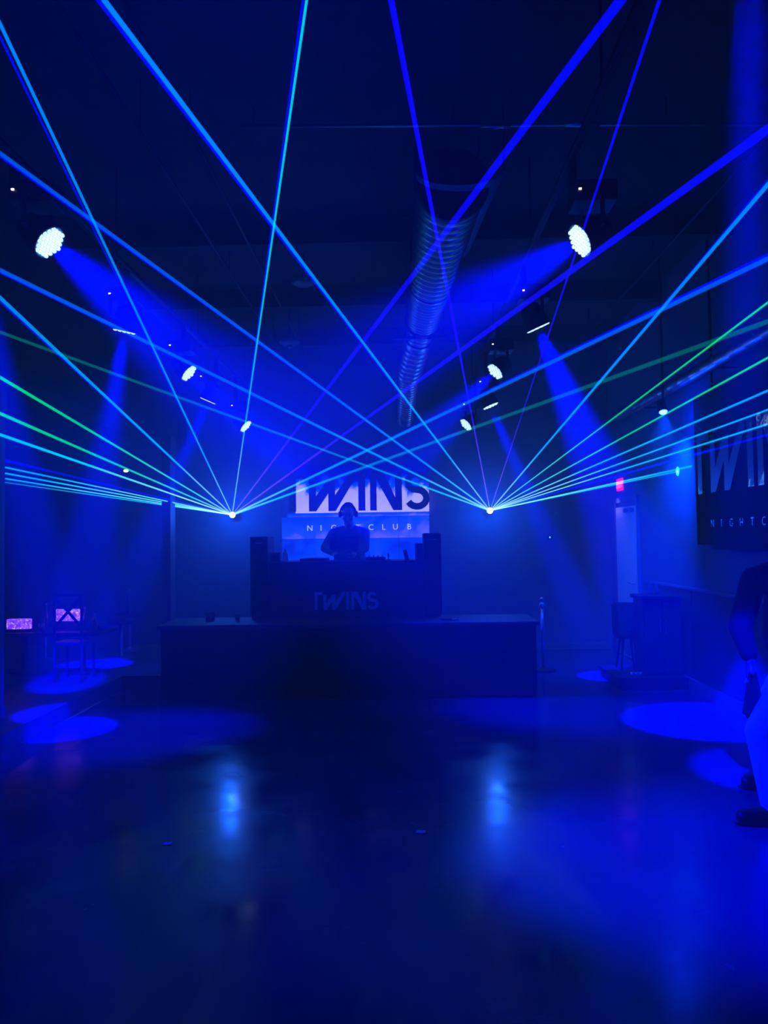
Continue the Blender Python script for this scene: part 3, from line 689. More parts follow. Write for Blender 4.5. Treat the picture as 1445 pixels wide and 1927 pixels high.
# long conduits overhead
def conduit(pa, pb, z, r, label, m=M_metal):
    a, b = WZ(*pa, z), WZ(*pb, z); X_ = (a.x + b.x) / 2
    t = thing('conduit', label, 'conduit', (X_, 2.0, z), group='metal conduits along the ceiling')
    bm = bmesh.new(); tube(bm, [(0, 0, 0), (0, 8.6, 0)], r, 10); obj('pipe_run', bm, m, t, smooth=True)
    for yy in (0.4, 2.5, 4.9, 7.3):
        bm = bmesh.new(); tube(bm, [(0, yy, 0), (0, yy, ZC - z)], 0.005, 6); obj('hanger_rod', bm, M_black, t)
conduit((300, 300), (480, 590), 4.15, 0.012, 'thin conduit along the ceiling, left of the other left one', M_black)
conduit((380, 250), (530, 600), 4.15, 0.012, 'thin conduit along the ceiling nearer the middle on the left', M_black)
conduit((1400, 295), (1110, 630), 4.15, 0.014, 'thin conduit along the ceiling on the right side', M_black)
pa = WX(1445, 622, 2.80)
t = thing('side_duct', 'narrow ribbed duct running high along the right wall', 'duct', (2.82, 4.0, pa.z))
pts, rr = ringpath((0, 0, 0), (0, 6.3, 0), 0.06, 0.06, 22); bm = bmesh.new(); tube(bm, pts, rr, 16, caps=False); obj('spiral_section', bm, M_metal, t, smooth=True)
for yy in (0.6, 2.6, 4.6): mk('wall_bracket', M_black, t, boxes=[((0.0, yy - 0.01, -0.07), (0.175, yy + 0.01, -0.055))])
# round ceiling speakers
for (px_, py_, z_, lb) in ((571, 532, 4.2, 'nearer round ceiling speaker, shallow disc left of the duct'), (545, 646, 4.1, 'farther round ceiling speaker with a small dome below it')):
    p = WZ(px_, py_, z_)
    t = thing('ceiling_speaker', lb, 'ceiling speaker', p, group='round ceiling speakers')
    bm = bmesh.new(); lathe(bm, [(0.02, -0.03), (0.09, -0.022), (0.125, 0.0), (0.125, 0.03), (0.05, 0.05)], 28); obj('body', bm, M_trim, t, smooth=True)
    bm = bmesh.new(); lathe(bm, [(0.012, 0.04), (0.012, ZC - z_)], 10); obj('drop_rod', bm, M_black, t)
    if z_ < 4.15:
        bm = bmesh.new(); ell(bm, (0, 0, -0.04), (0.035, 0.035, 0.03)); obj('dome', bm, M_trim, t, smooth=True)

# ------------------------------------------------------------------ hanging sign on the right
XS = 2.88
yA, yB_ = WX(1311, 1000, XS).y, 4.75
zb_, zt_ = WX(1313, 1025, XS).z, 2.95
t = thing('hanging_sign', 'large black hanging club sign with mirrored letters on the right wall', 'sign', (XR, (yA + yB_) / 2, zb_))
oy = t.location.y
mk('board', M_stage, t, boxes=[((XS - XR, yB_ - oy, 0), (-0.002, yA - oy, zt_ - zb_))], bevel=0.008)
mk('lower_bracket', M_stage, t, boxes=[((XS - XR + 0.01, yB_ - oy + 0.25, -0.035), (-0.01, yA - oy - 0.35, 0.002))], bevel=0.005)
yT = WX(1315, 930, XS - 0.01).y; zT = WX(1318, 930, XS - 0.01).z
yN = WX(1428, 910, XS - 0.01).y; HS = (yT - yN) / 2.07
logo(t, Matrix.Translation((XS - XR - 0.001, yT - oy, zT - zb_)) @ P_RIGHT, HS, 0.014, M_mirror)
for k, ch in enumerate('NIGHTCLUB'):
    yy = WX(1342, 985, XS).y - k * 0.195
    letter(ch, 0.10, 0.004, M_letterd, t, Matrix.Translation((XS - XR - 0.004, yy - oy, WX(1342, 992, XS).z - zb_)) @ M_RIGHT)
for yy in (yA - 0.3, yB_ + 0.3): mk('hanger_rod', M_black, t, boxes=[((-0.07, yy - oy - 0.01, zt_ - zb_ - 0.01), (-0.05, yy - oy + 0.01, ZC - zb_))])

# ------------------------------------------------------------------ furniture on the right
p = WZ(1205, 1299, 0)
t = thing('step_box', 'low dark step box on the floor beside the right wall', 'step', ((W(1165, 1290, p.y).x + XR - 0.04) / 2, p.y, 0))
hw = (XR - 0.04 - W(1165, 1290, p.y).x) / 2
mk('body', M_black, t, boxes=[((-hw + 0.02, 0.01, 0), (hw, 0.80, 0.10))], bevel=0.006)
mk('tread', M_black, t, boxes=[((-hw, -0.01, 0.10), (hw, 0.82, 0.125))], bevel=0.006)
sy = p.y
p2 = W(1213, 1250, sy + 0.12)
t = thing('bar_cabinet', 'tall dark bar cabinet standing on the step by the right wall', 'cabinet', ((p2.x + XR - 0.05) / 2, sy + 0.12, 0.125))
hw = (XR - 0.05 - p2.x) / 2
mk('body', M_black, t, boxes=[((-hw, 0.012, 0), (hw, 0.34, 0.80))], bevel=0.006)
mk('counter', M_black, t, boxes=[((-hw - 0.03, -0.02, 0.80), (hw, 0.36, 0.84))], bevel=0.008)
for s in (-1, 1):
    dr = mk('cabinet_door', M_walld, t, boxes=[((min(0.005 * s, s * (hw - 0.01)), 0.0, 0.03), (max(0.005 * s, s * (hw - 0.01)), 0.013, 0.77))], bevel=0.003)
    mk('handle', M_metal, dr, boxes=[((s * 0.03 - 0.006, -0.02, 0.45), (s * 0.03 + 0.006, 0.001, 0.60))], bevel=0.003)
p3 = W(1196, 1200, sy + 0.35)
t = thing('tub_stool', 'dark curved-back stool on the step in front of the pale door', 'stool', (p3.x - 0.02, sy + 0.60, 0.126))
bm = bmesh.new(); lathe(bm, [(0.02, 0.33), (0.13, 0.34), (0.145, 0.37), (0.14, 0.40), (0.05, 0.415)], 24); obj('seat', bm, M_cloth, t, smooth=True)
bm = bmesh.new()
rA = []
for k in range(13):
    a_ = -0.2 * PI + 1.4 * PI * k / 12
    ca, sa = math.cos(a_), math.sin(a_); rA.append([bm.verts.new((r_ * ca, r_ * sa, z_)) for r_, z_ in ((0.13, 0.38), (0.155, 0.38), (0.165, 0.72), (0.14, 0.72))])
for r0, r1 in zip(rA, rA[1:]):
    for k in range(4): bm.faces.new((r0[k], r0[(k + 1) % 4], r1[(k + 1) % 4], r1[k]))
bm.faces.new(rA[0]); bm.faces.new(rA[-1][::-1]); obj('backrest', bm, M_cloth, t, smooth=False)
for k in range(4):
    a_ = PI / 4 + k * PI / 2; bm = bmesh.new(); tube(bm, [(0.08 * math.cos(a_), 0.08 * math.sin(a_), 0.345), (0.14 * math.cos(a_), 0.14 * math.sin(a_), 0.0)], [0.016, 0.011], 10); obj('leg', bm, M_black, t)
for i, (px_, lb) in enumerate(((1190, 'leftmost of the three small glasses on the low step'), (1198, 'middle one of the three small glasses on the low step'), (1206, 'rightmost of the three small glasses on the low step'))):
    p = W(px_, 1277, sy + 0.06)
    t = thing('shot_glass', lb, 'glass', (p.x, sy + 0.06, 0.125), group='small glasses on the step')
    bm = bmesh.new(); lathe(bm, [(0.014, 0), (0.019, 0.05), (0.017, 0.05), (0.012, 0.008)], 14); obj('bowl', bm, M_chrome, t, smooth=True)
    bm = bmesh.new(); lathe(bm, [(0.012, 0.009), (0.015, 0.03)], 12); obj('drink', bm, M_glass, t)
for px_, lb in ((1224, 'small glass bottle on the bar cabinet top, left one'), (1236, 'small glass bottle on the bar cabinet top, right one')):
    p = W(px_, 1130, sy + 0.3); t = thing('bar_bottle', lb, 'bottle', (p.x, sy + 0.3, 0.965), group='bottles on the bar cabinet')
    bm = bmesh.new(); lathe(bm, [(0.022, 0), (0.024, 0.01), (0.024, 0.06), (0.009, 0.085), (0.009, 0.11)], 16); obj('bottle_body', bm, M_bottle, t, smooth=True)
    bm = bmesh.new(); lathe(bm, [(0.011, 0.108), (0.011, 0.122)], 12); obj('bottle_cap', bm, M_metal, t)
# stanchion
p = W(1021, 1200, 9.07)
t = thing('stanchion', 'slim chrome rope post standing right of the stage', 'stanchion', (p.x, 9.07, 0))
bm = bmesh.new(); lathe(bm, [(0.15, 0), (0.15, 0.012), (0.03, 0.03), (0.02, 0.04)], 24); obj('base', bm, M_black, t)
bm = bmesh.new(); lathe(bm, [(0.018, 0.035), (0.018, 0.80)], 16); obj('pole', bm, M_chrome, t, smooth=True)
bm = bmesh.new(); lathe(bm, [(0.03, 0.76), (0.034, 0.77), (0.034, 0.80), (0.02, 0.81), (0.018, 0.83), (0.028, 0.85), (0.02, 0.875), (0.005, 0.88)], 18); obj('finial', bm, M_chrome, t, smooth=True)
# tiny wall light right of the stage
p = W(1034, 1011, YB - 0.01)
t = thing('wall_sensor', 'tiny cyan indicator box on the back wall right of the stage', 'sensor', p)
mk('housing', M_black, t, boxes=[((-0.03, -0.02, -0.03), (0.03, 0.008, 0.03))], bevel=0.004)
mk('indicator', M_led_b, t, boxes=[((-0.007, -0.026, -0.01), (0.007, -0.019, 0.008))])

# ------------------------------------------------------------------ lounge furniture on the left
def bottle(loc, label, h=0.30, r=0.033, m=M_bottle, group='bottles on the lounge table'):
    t = thing('bottle', label, 'bottle', loc, group=group)
    bm = bmesh.new(); lathe(bm, [(r * .9, 0), (r, .01), (r, h * .55), (r * .85, h * .66), (r * .35, h * .76), (r * .33, h * .95)], 18); obj('bottle_body', bm, m, t, smooth=True)
    bm = bmesh.new(); lathe(bm, [(r * .42, h * .93), (r * .42, h)], 12); obj('bottle_cap', bm, M_metal, t)
    bm = bmesh.new(); lathe(bm, [(r * 1.01, h * .18), (r * 1.01, h * .45)], 18); obj('label_band', bm, M_cloth2, t)
TY = 8.42
ta, tb = W(8, 1184, TY), W(205, 1180, TY)
tz = 0.63
t = thing('lounge_table', 'long dark lounge table holding the two purple glowing boxes', 'table', ((ta.x + tb.x) / 2, TY, PZ))
hx = (tb.x - ta.x) / 2
bm = bmesh.new(); box(bm, (-hx, -0.28, tz - PZ - 0.05), (hx, 0.28, tz - PZ)); bev(bm, 0.015); obj('tabletop', bm, M_black, t)
bm = bmesh.new(); lathe(bm, [(0.17, 0.0), (0.17, 0.012), (0.06, 0.03), (0.035, 0.06), (0.035, tz - PZ - 0.06), (0.10, tz - PZ - 0.05)], 24, (hx * 0.5, 0, 0)); obj('pedestal', bm, M_black, t, smooth=True)
bm = bmesh.new(); lathe(bm, [(0.17, 0.0), (0.17, 0.012), (0.06, 0.03), (0.035, 0.06), (0.035, tz - PZ - 0.06), (0.10, tz - PZ - 0.05)], 24, (-hx * 0.6, 0, 0)); obj('pedestal', bm, M_black, t, smooth=True)
def glow_box(pxa, pxb, pya, pyb, d, label):
    a, b = W(pxa, pya, d), W(pxb, pyb, d); hgt = a.z - b.z
    t = thing('glow_box', label, 'table light', ((a.x + b.x) / 2, d, tz), group='purple glowing glass boxes')
    hw = (b.x - a.x) / 2
    nrb = 8
    mk('base', M_black, t, boxes=[((-hw, -0.05, 0), (hw, 0.05, max(0.012, b.z - tz)))], bevel=0.003)
    for k in range(nrb):
        xa_ = -hw + 2 * hw * k / nrb
        mk('glass_rib', M_crystal, t, boxes=[((xa_ + 0.001, -0.045 + 0.004 * (k % 2), max(0.012, b.z - tz)), (xa_ + 2 * hw / nrb - 0.001, 0.045, b.z - tz + hgt))], bevel=0.004)
    l = lamp('glow_light', 'POINT', Vector(((a.x + b.x) / 2, d - 0.15, tz + 0.06)), 0.07, (0.35, 0.1, 1.0), t, size=0.05)
glow_box(16, 57, 1165, 1183, 8.25, 'purple glowing ribbed glass box at the left end of the lounge table')
glow_box(103, 150, 1147, 1168, 8.42, 'purple glowing ribbed glass box behind the crossed chair back')
bottle((W(87, 1160, 8.42).x, 8.42, tz), 'tall slim bottle between the two purple boxes', 0.30, 0.022)
bottle((W(160, 1160, 8.5).x, 8.5, tz), 'dark bottle just right of the right purple box', 0.24, 0.028)
bottle((W(178, 1160, 8.42).x, 8.42, tz), 'short dark bottle near the right end of the lounge table', 0.18, 0.03)
for px_, d_, lb in ((78, 8.28, 'wide drinking glass between the purple boxes'), (188, 8.3, 'drinking glass at the right end of the lounge table')):
    t = thing('tumbler', lb, 'glass', (W(px_, 1170, d_).x, d_, tz), group='tumblers on the lounge table')
    bm = bmesh.new(); lathe(bm, [(0.026, 0), (0.034, 0.09), (0.031, 0.09), (0.023, 0.008)], 16); obj('bowl', bm, M_glass, t, smooth=True)
    bm = bmesh.new(); lathe(bm, [(0.022, 0.009), (0.028, 0.05)], 14); obj('drink', bm, M_bottle, t)
def x_chair(px, d, label, rz=0.0):
    p = W(px, 1200, d)
    t = thing('cross_back_chair', label, 'chair', (p.x, d, PZ), (0, 0, rz), group='cross-back chairs at the lounge')
    mk('seat', M_black, t, boxes=[((-0.16, 0.0, 0.38), (0.16, 0.34, 0.42))], bevel=0.01)
    for sx in (-1, 1):
        mk('leg', M_cloth, t, boxes=[((sx * 0.145 - 0.012, 0.0, 0), (sx * 0.145 + 0.012, 0.026, 0.92))], bevel=0.004)
        mk('leg', M_cloth, t, boxes=[((sx * 0.145 - 0.012, 0.31, 0), (sx * 0.145 + 0.012, 0.336, 0.38))], bevel=0.004)
        bm = bmesh.new(); tube(bm, [(sx * 0.14, 0.010, 0.58), (-sx * 0.14, 0.016, 0.90)], 0.016, 8); obj('cross_bar', bm, M_cloth, t)
    mk('top_rail', M_cloth, t, boxes=[((-0.16, -0.002, 0.90), (0.16, 0.028, 0.93))], bevel=0.006)
x_chair(127, 7.80, 'cross-back chair in front of the right purple box')
def stool(px, d, label):
    p = W(px, 1200, d); t = thing('bar_stool', label, 'stool', (p.x, d, PZ), group='round stools in the lounge')
    bm = bmesh.new(); lathe(bm, [(0.03, 0.42), (0.16, 0.43), (0.17, 0.46), (0.15, 0.50), (0.03, 0.505)], 24); obj('seat', bm, M_cloth, t, smooth=True)
    bm = bmesh.new(); lathe(bm, [(0.02, 0.03), (0.02, 0.425)], 12); obj('pole', bm, M_metal, t, smooth=True)
    bm = bmesh.new(); lathe(bm, [(0.18, 0), (0.18, 0.01), (0.03, 0.03)], 24); obj('base', bm, M_metal, t)
stool(85, 9.3, 'round stool behind the lounge table')
stool(228, 9.45, 'round stool under the far small table')
t = thing('side_table', 'small round table at the far end of the lounge', 'table', (W(243, 1165, 10.1).x, 10.1, PZ))
bm = bmesh.new(); lathe(bm, [(0.19, 0.46), (0.20, 0.47), (0.20, 0.49), (0.19, 0.50)], 28); obj('tabletop', bm, M_black, t)
bm = bmesh.new(); lathe(bm, [(0.14, 0), (0.14, 0.012), (0.03, 0.03), (0.022, 0.05), (0.022, 0.465)], 20); obj('pedestal', bm, M_metal, t)
bottle((W(243, 1160, 10.05).x, 10.05, PZ + 0.50), 'lone bottle on the small round far table', 0.33, 0.03, group='bottle on the far table')
# lit marker on the platform corner
p = WZ(217, 1291, 0)
t = thing('marker_light', 'tiny white marker light on a post at the lounge platform corner', 'marker light', (WZ(217, 1294, 0).x, PYB - 0.04, 0.0))
mk('post', M_metal, t, boxes=[((-0.008, -0.008, 0), (0.008, 0.008, 0.10))], bevel=0.002)
mk('lens', M_led_w, t, boxes=[((-0.007, -0.007, 0.10), (0.007, 0.007, 0.125))], bevel=0.004)
# bright downlight seen through the left beams
p = W(237, 886, 10.2)
t = thing('picture_light', 'tiny warm white spotlight glowing far behind the green beam on the left', 'spotlight', p)
bm = bmesh.new(); ell(bm, (0, 0, 0), (0.035, 0.025, 0.02)); obj('lens', bm, M_led_w, t, smooth=True)
bm = bmesh.new(); tube(bm, [(0, 0.015, 0.005), (0, YB - p.y, 0.02)], 0.02, 10); obj('arm', bm, M_black, t)

# scraps on the dance floor
for px_, py_, lb, rz in ((315, 1588, 'small paper scrap on the dance floor left of centre', 0.1), (792, 1566, 'small paper scrap on the dance floor right of centre', -0.1)):
    p = WZ(px_, py_, 0)
    bm = bmesh.new()
    g_ = [[bm.verts.new((0.012 * i - 0.024, 0.012 * j - 0.018, 0.001 + 0.004 * abs(math.sin(i * 1.3 + j)))) for j in range(4)] for i in range(5)]
    for i in range(4):
        for j in range(3): bm.faces.new((g_[i][j], g_[i + 1][j], g_[i + 1][j + 1], g_[i][j + 1]))
    o = obj('paper_scrap', bm, M_paper, loc=p, rot=(0, 0, rz)); tag(o, lb, 'paper scrap', 'paper scraps on the floor')
    o.modifiers.new('s', 'SOLIDIFY').thickness = 0.001

# ------------------------------------------------------------------ people
def finish(name, bm, m, parent, voxel=0.008, smooth_it=4):
    o = obj(name, bm, m, parent, smooth=True)
    r = o.modifiers.new('r', 'REMESH'); r.mode = 'VOXEL'; r.voxel_size = voxel; r.use_smooth_shade = True
    if smooth_it: s = o.modifiers.new('s', 'SMOOTH'); s.factor = 0.5; s.iterations = smooth_it
    return o
def hand(bm, wrist, d, side_v, curl=0.5, s=1.0):
    """palm and five fingers; d = direction of the hand, side_v = towards the thumb"""
    d = Vector(d).normalized(); sv = Vector(side_v); sv = (sv - d * sv.dot(d)).normalized(); nrm = d.cross(sv)
    w_ = Vector(wrist)
    for k in range(4): cap(bm, w_ + sv * (0.012 - 0.008 * k) * s, w_ + d * 0.085 * s + sv * (0.030 - 0.020 * k) * s, 0.016 * s, 0.012 * s, 8)
    for k, fl in enumerate((0.070, 0.078, 0.072, 0.056)):
        b = w_ + d * 0.085 * s + sv * (0.030 - 0.020 * k) * s; dr = d
        for j in range(3):
            ang = curl * (0.5 + 0.5 * j); dr = (dr * math.cos(ang * 0.7) + nrm * math.sin(ang * 0.7)).normalized()
            e = b + dr * fl * s * (0.45, 0.32, 0.23)[j]; cap(bm, b, e, (0.0095 - 0.0008 * j) * s, (0.0088 - 0.0008 * j) * s, 8); b = e
    b = w_ + d * 0.03 * s + sv * 0.02 * s; dr = (d * 0.6 + sv * 0.8).normalized()
    for j in range(2): e = b + dr * 0.034 * s; cap(bm, b, e, 0.012 * s, 0.010 * s, 8); b = e; dr = (dr + nrm * 0.3 * curl + d * 0.3).normalized()
def head(bm, c, Rm):
    """c = centre of the skull, face looks along local -Y of Rm"""
    def T(x, y, z): return Vector(c) + Rm @ Vector((x, y, z))
    ell(bm, T(0, 0.012, 0.025), (0.078, 0.095, 0.095), Rm, 20, 14)
    ell(bm, T(0, -0.018, -0.045), (0.060, 0.072, 0.075), Rm, 20, 14)
    ell(bm, T(0, -0.055, -0.095), (0.030, 0.028, 0.022), Rm)                 # chin
    cap(bm, T(0, -0.088, 0.005), T(0, -0.108, -0.032), 0.009, 0.014, 8)       # nose
    for s in (-1, 1):
        ell(bm, T(s * 0.033, -0.078, 0.022), (0.026, 0.012, 0.010), Rm)       # brow
        ell(bm, T(s * 0.042, -0.062, -0.035), (0.024, 0.022, 0.024), Rm)      # cheek
        ell(bm, T(s * 0.082, 0.010, -0.010), (0.010, 0.020, 0.032), Rm)       # ear
    ell(bm, T(0, -0.088, -0.060), (0.026, 0.010, 0.007), Rm)                  # lips
    ell(bm, T(0, -0.085, -0.071), (0.021, 0.010, 0.007), Rm)
def eyes(c, Rm, parent):
    for s in (-1, 1):
        bm = bmesh.new(); ell(bm, Vector(c) + Rm @ Vector((s * 0.032, -0.080, 0.002)), (0.013, 0.010, 0.009), Rm); obj('eye', bm, M_white, parent, smooth=True)
def hair(c, Rm, parent, sc=1.0):
    bm = bmesh.new(); def_ = lambda x, y, z: Vector(c) + Rm @ Vector((x, y, z))
    ell(bm, def_(0, 0.026, 0.042), (0.083, 0.092, 0.088), Rm, 20, 14); ell(bm, def_(0, 0.05, -0.01), (0.074, 0.062, 0.07), Rm, 20, 14)
    for k in range(26):
        a_ = random.uniform(0, 2 * PI); q = random.uniform(0.2, 1.0)
        ell(bm, def_(0.072 * q * math.cos(a_), 0.028 + 0.075 * q * math.sin(a_), 0.05 + 0.075 * math.sqrt(max(0, 1 - q * q))), (0.018, 0.018, 0.012), Rm, 8, 6)
    finish('hair', bm, M_hair, parent, 0.007, 2)

# ---- the DJ
RZ = 0.30
hp = W(655, 969, 8.98)
base = Vector((hp.x, 9.08, RZ))
t = thing('person', 'person in dark sweatshirt and headphones bent over the DJ booth', 'person', base)
def L(px, py, d): return W(px, py, d) - base
hc = L(655, 967, 8.95); Rh = Matrix.Rotation(math.radians(22), 3, 'X')
bm = bmesh.new(); head(bm, hc, Rh)
neck = Vector((0, 0.03, hc.z - 0.13))
cap(bm, neck + Vector((0, 0.03, -0.08)), hc + Vector((0, 0.02, -0.03)), 0.062, 0.055)
chest = Vector((0, 0.05, hc.z - 0.36)); pel = Vector((0, 0.10, 0.92))
for s in (-1, 1):
    cap(bm, chest + Vector((s * 0.06, 0, 0.08)), pel + Vector((s * 0.06, 0, 0)), 0.105, 0.11)
    cap(bm, pel + Vector((s * 0.08, 0, -0.02)), (s * 0.11, 0.06, 0.50), 0.085, 0.055); cap(bm, (s * 0.11, 0.06, 0.50), (s * 0.12, 0.09, 0.09), 0.052, 0.036)
    cap(bm, (s * 0.12, 0.09, 0.045), (s * 0.13, -0.06, 0.035), 0.038, 0.032)
    sh = Vector((s * 0.185, 0.05, hc.z - 0.225)); el = L(649 + s * 37, 1031, 8.92); wr_ = L(649 + s * 19, 1048, 8.66); wr_.z = BZ - RZ + 0.075
    cap(bm, (s * 0.05, 0.05, hc.z - 0.19), sh, 0.06, 0.055); cap(bm, sh, el, 0.052, 0.042); cap(bm, el, wr_, 0.042, 0.028)
    hand(bm, wr_, Vector((-s * 0.25, -0.9, -0.20)), Vector((-s, 0, 0)), 0.45)
finish('body', bm, M_skin, t, 0.007, 3)
bm = bmesh.new()
for s in (-1, 1):
    cap(bm, chest + Vector((s * 0.065, -0.01, 0.10)), pel + Vector((s * 0.07, 0, -0.04)), 0.125, 0.135)
    sh = Vector((s * 0.185, 0.05, hc.z - 0.235)); el = L(649 + s * 37, 1031, 8.92); wr_ = L(649 + s * 19, 1048, 8.66); wr_.z = BZ - RZ + 0.078
    cap(bm, (s * 0.03, 0.06, hc.z - 0.20), sh, 0.075, 0.070); cap(bm, sh, el, 0.072, 0.060); cap(bm, el, el.lerp(wr_, 0.9), 0.058, 0.042)
    cap(bm, el.lerp(wr_, 0.86), el.lerp(wr_, 0.93), 0.046, 0.044)
ell(bm, (0, 0.07, hc.z - 0.16), (0.085, 0.075, 0.045))
for k in range(9): cap(bm, (-0.15 + 0.0375 * k, -0.075, hc.z - 0.42), (-0.13 + 0.032 * k, -0.045, hc.z - 0.62 - 0.02 * (k % 3)), 0.018, 0.024, 8)
finish('sweatshirt', bm, M_sweat, t, 0.009, 5)
bm = bmesh.new()
for s in (-1, 1):
    cap(bm, pel + Vector((s * 0.075, 0, 0.0)), (s * 0.11, 0.06, 0.50), 0.11, 0.075); cap(bm, (s * 0.11, 0.06, 0.50), (s * 0.12, 0.09, 0.13), 0.072, 0.06)
finish('trousers', bm, M_cloth, t, 0.010, 4)
for s in (-1, 1):
    bm = bmesh.new(); cap(bm, (s * 0.12, 0.09, 0.052), (s * 0.13, -0.07, 0.042), 0.05, 0.042); ell(bm, (s * 0.125, 0.02, 0.016), (0.05, 0.14, 0.016)); finish('shoe', bm, M_black, t, 0.008, 2)
eyes(hc, Rh, t); hair(hc, Rh, t)
hp_ = bpy.data.objects.new('headphones', None); COL.objects.link(hp_); hp_.parent = t; hp_.location = hc
bm = bmesh.new(); tube(bm, [Rh @ Vector((0.096 * math.cos(a_), 0.005, 0.128 * math.sin(a_))) for a_ in (PI * k / 16 for k in range(17))], 0.010, 8); obj('headband', bm, M_black, hp_, smooth=True)
for s in (-1, 1):
    bm = bmesh.new(); tube(bm, [Rh @ Vector((s * 0.084, 0.005, -0.005)), Rh @ Vector((s * 0.095, 0.005, -0.005)), Rh @ Vector((s * 0.116, 0.005, -0.005))], [0.040, 0.042, 0.033], 18); obj('ear_cup', bm, M_black, hp_, smooth=False)

# ---- the person at the right edge
f1 = WZ(1445, 1472, 0); base = Vector((2.42, 4.62, 0))
t = thing('person', 'person in black jacket and pale trousers standing at the right edge holding a garment', 'person', base)
def L(px, py, d): return W(px, py, d) - base
Rb = Matrix.Rotation(math.radians(-52), 3, 'Z')            # faces left and a little towards the camera
ft1 = L(1446, 1468, 4.80); ft1.z = 0.05; ft1.x += 0.02
ft2 = L(1452, 1545, 4.22); ft2.z = 0.05
toe = Vector((-0.96, -0.10, 0)).normalized()
hipc = Vector((0.03, -0.05, 0.93)); chest = Vector((0.02, -0.04, 1.28)); hc2 = Vector((-0.02, -0.05, 1.63))
side = Vector((0.35, 1, 0)).normalized()
hips = [hipc + side * 0.09, hipc - side * 0.09]
knees = [Vector((ft1.x - 0.03, ft1.y - 0.03, 0.50)), Vector((ft2.x - 0.02, ft2.y + 0.06, 0.49))]
shA = L(1418, 1090, 4.62); shB = Vector((0.20, -0.12, 1.42))
elA = L(1393, 1180, 4.50); wrA = L(1412, 1240, 4.42)
elB = Vector((0.26, -0.16, 1.14)); wrB = Vector((0.15, -0.30, 0.98))
bm = bmesh.new(); Rh2 = Rb
head(bm, hc2, Rh2)
cap(bm, chest + Vector((0, 0, 0.17)), hc2 + Vector((0, 0, -0.05)), 0.06, 0.055)
for s in (-1, 1): cap(bm, chest + Vector((s * 0.07, 0, 0.06)), hipc + Vector((s * 0.05, 0, 0.02)), 0.12, 0.12)
for h_, k_, f_ in zip(hips, knees, (ft1, ft2)):
    cap(bm, h_, k_, 0.085, 0.055); cap(bm, k_, f_ + Vector((0, 0, 0.05)), 0.055, 0.036); cap(bm, f_, f_ + toe * 0.15, 0.038, 0.03)
for a_, e_, w_ in ((shA, elA, wrA), (shB, elB, wrB)):
    cap(bm, chest + Vector((0, 0, 0.13)), a_, 0.07, 0.058); cap(bm, a_, e_, 0.055, 0.043); cap(bm, e_, w_, 0.043, 0.029)
hand(bm, wrA, Vector((0.02, -0.1, -1)), Vector((-0.3, -1, 0)), 0.95)
hand(bm, wrB, Vector((-0.4, -0.5, -0.5)), Vector((0, -1, 0.5)), 0.6)
finish('body', bm, M_skin, t, 0.008, 3)
bm = bmesh.new()                                            # jacket
for s in (-1, 1):
    cap(bm, chest + Vector((s * 0.08, 0, 0.06)), hipc + Vector((s * 0.08 - 0.03, 0, 0.04)), 0.145, 0.155)
cap(bm, chest + Vector((0, 0, 0.14)), chest + Vector((0, 0, 0.0)), 0.11, 0.14)
cap(bm, chest + Vector((-0.10, -0.08, 0.0)), hipc + Vector((-0.11, -0.08, 0.10)), 0.13, 0.14)
cap(bm, chest + Vector((-0.13, -0.10, -0.12)), hipc + Vector((-0.10, -0.06, 0.06)), 0.12, 0.11)
for a_, e_, w_ in ((shA, elA, wrA), (shB, elB, wrB)):
    cap(bm, chest + Vector((0, 0, 0.12)), a_, 0.10, 0.075); cap(bm, a_, e_, 0.078, 0.068); cap(bm, e_, e_.lerp(w_, 0.85), 0.066, 0.05)
ell(bm, chest + Vector((0, 0, 0.20)), (0.09, 0.085, 0.045))
for k in range(8): cap(bm, elA.lerp(shA, k / 8) + Vector((0, -0.055, 0.0)), elA.lerp(shA, k / 8 + 0.06) + Vector((-0.05, -0.03, 0.02)), 0.016, 0.016, 8)
finish('jacket', bm, M_inky, t, 0.010, 5)
bm = bmesh.new()                                            # trousers
cap(bm, hipc + Vector((-0.05, 0, 0.03)), hipc + Vector((0.06, 0, 0.03)), 0.125, 0.125)
for h_, k_, f_ in zip(hips, knees, (ft1, ft2)):
    cap(bm, h_, k_, 0.115, 0.082); cap(bm, k_, f_ + Vector((0.01, 0, 0.06)), 0.080, 0.066)
finish('trousers', bm, M_pale, t, 0.010, 4)
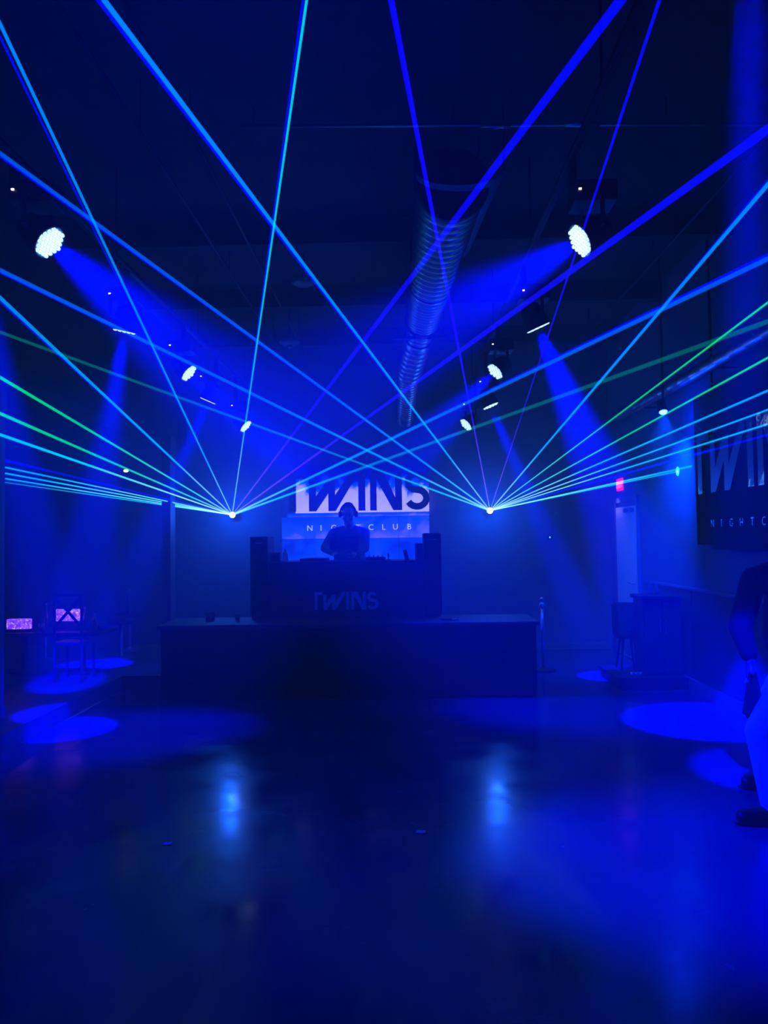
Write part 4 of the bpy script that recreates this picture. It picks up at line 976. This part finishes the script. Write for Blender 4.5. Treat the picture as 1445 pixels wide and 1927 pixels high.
for f_ in (ft1, ft2):
    bm = bmesh.new(); cap(bm, f_ + Vector((0, 0, 0.005)), f_ + toe * 0.165, 0.048, 0.036); ell(bm, f_ + toe * 0.07 - Vector((0, 0, 0.034)), (0.150, 0.050, 0.016)); finish('shoe', bm, M_black, t, 0.008, 2)
eyes(hc2, Rh2, t); hair(hc2, Rh2, t)
# garment hanging from the hand
a = wrA + base + Vector((-0.005, -0.03, -0.07))
zb_g = L(1410, 1345, 4.40).z
bm = bmesh.new(); nx, nz = 22, 14; hh = a.z - zb_g; gv = []
for j in range(nz + 1):
    f_ = j / nz; wid = 0.022 + 0.038 * f_; row = []
    for i in range(nx):
        an = 2 * PI * i / nx; rr_ = 1 + 0.20 * math.sin(an * 5 + 1.0) * (0.4 + 0.6 * f_)
        row.append(bm.verts.new((wid * rr_ * math.cos(an), 0.6 * wid * rr_ * math.sin(an), -hh * f_ - (0.012 * math.sin(an * 2) if j == nz else 0))))
    gv.append(row)
for r0, r1 in zip(gv, gv[1:]):
    for i in range(nx): bm.faces.new((r0[i], r0[(i + 1) % nx], r1[(i + 1) % nx], r1[i]))
bm.faces.new(gv[0][::-1]); bm.faces.new(gv[-1])
o = obj('draped_garment', bm, M_inky, loc=a, smooth=True); tag(o, 'dark folded garment hanging from the hand of the person at the right edge', 'garment')

# ------------------------------------------------------------------ haze
m = bpy.data.materials.new('club_haze'); m.use_nodes = True; nt = m.node_tree; nt.nodes.remove(nt.nodes['Principled BSDF'])
vs = nt.nodes.new('ShaderNodeVolumeScatter'); vs.inputs['Density'].default_value = HAZE; vs.inputs['Anisotropy'].default_value = 0.25
vs.inputs['Color'].default_value = (0.9, 0.95, 1, 1)
nt.links.new(vs.outputs[0], nt.nodes['Material Output'].inputs['Volume'])
try: m.cycles.homogeneous_volume = True
except Exception: pass
bm = bmesh.new(); box(bm, (XL - 0.05, Y0 - 0.3, -0.05), (XR + 0.05, YB + 0.05, ZC + 0.05))
o = obj('haze', bm, m); o['kind'] = 'stuff'; o['label'] = 'blue-lit haze filling the whole room'; o['category'] = 'haze'
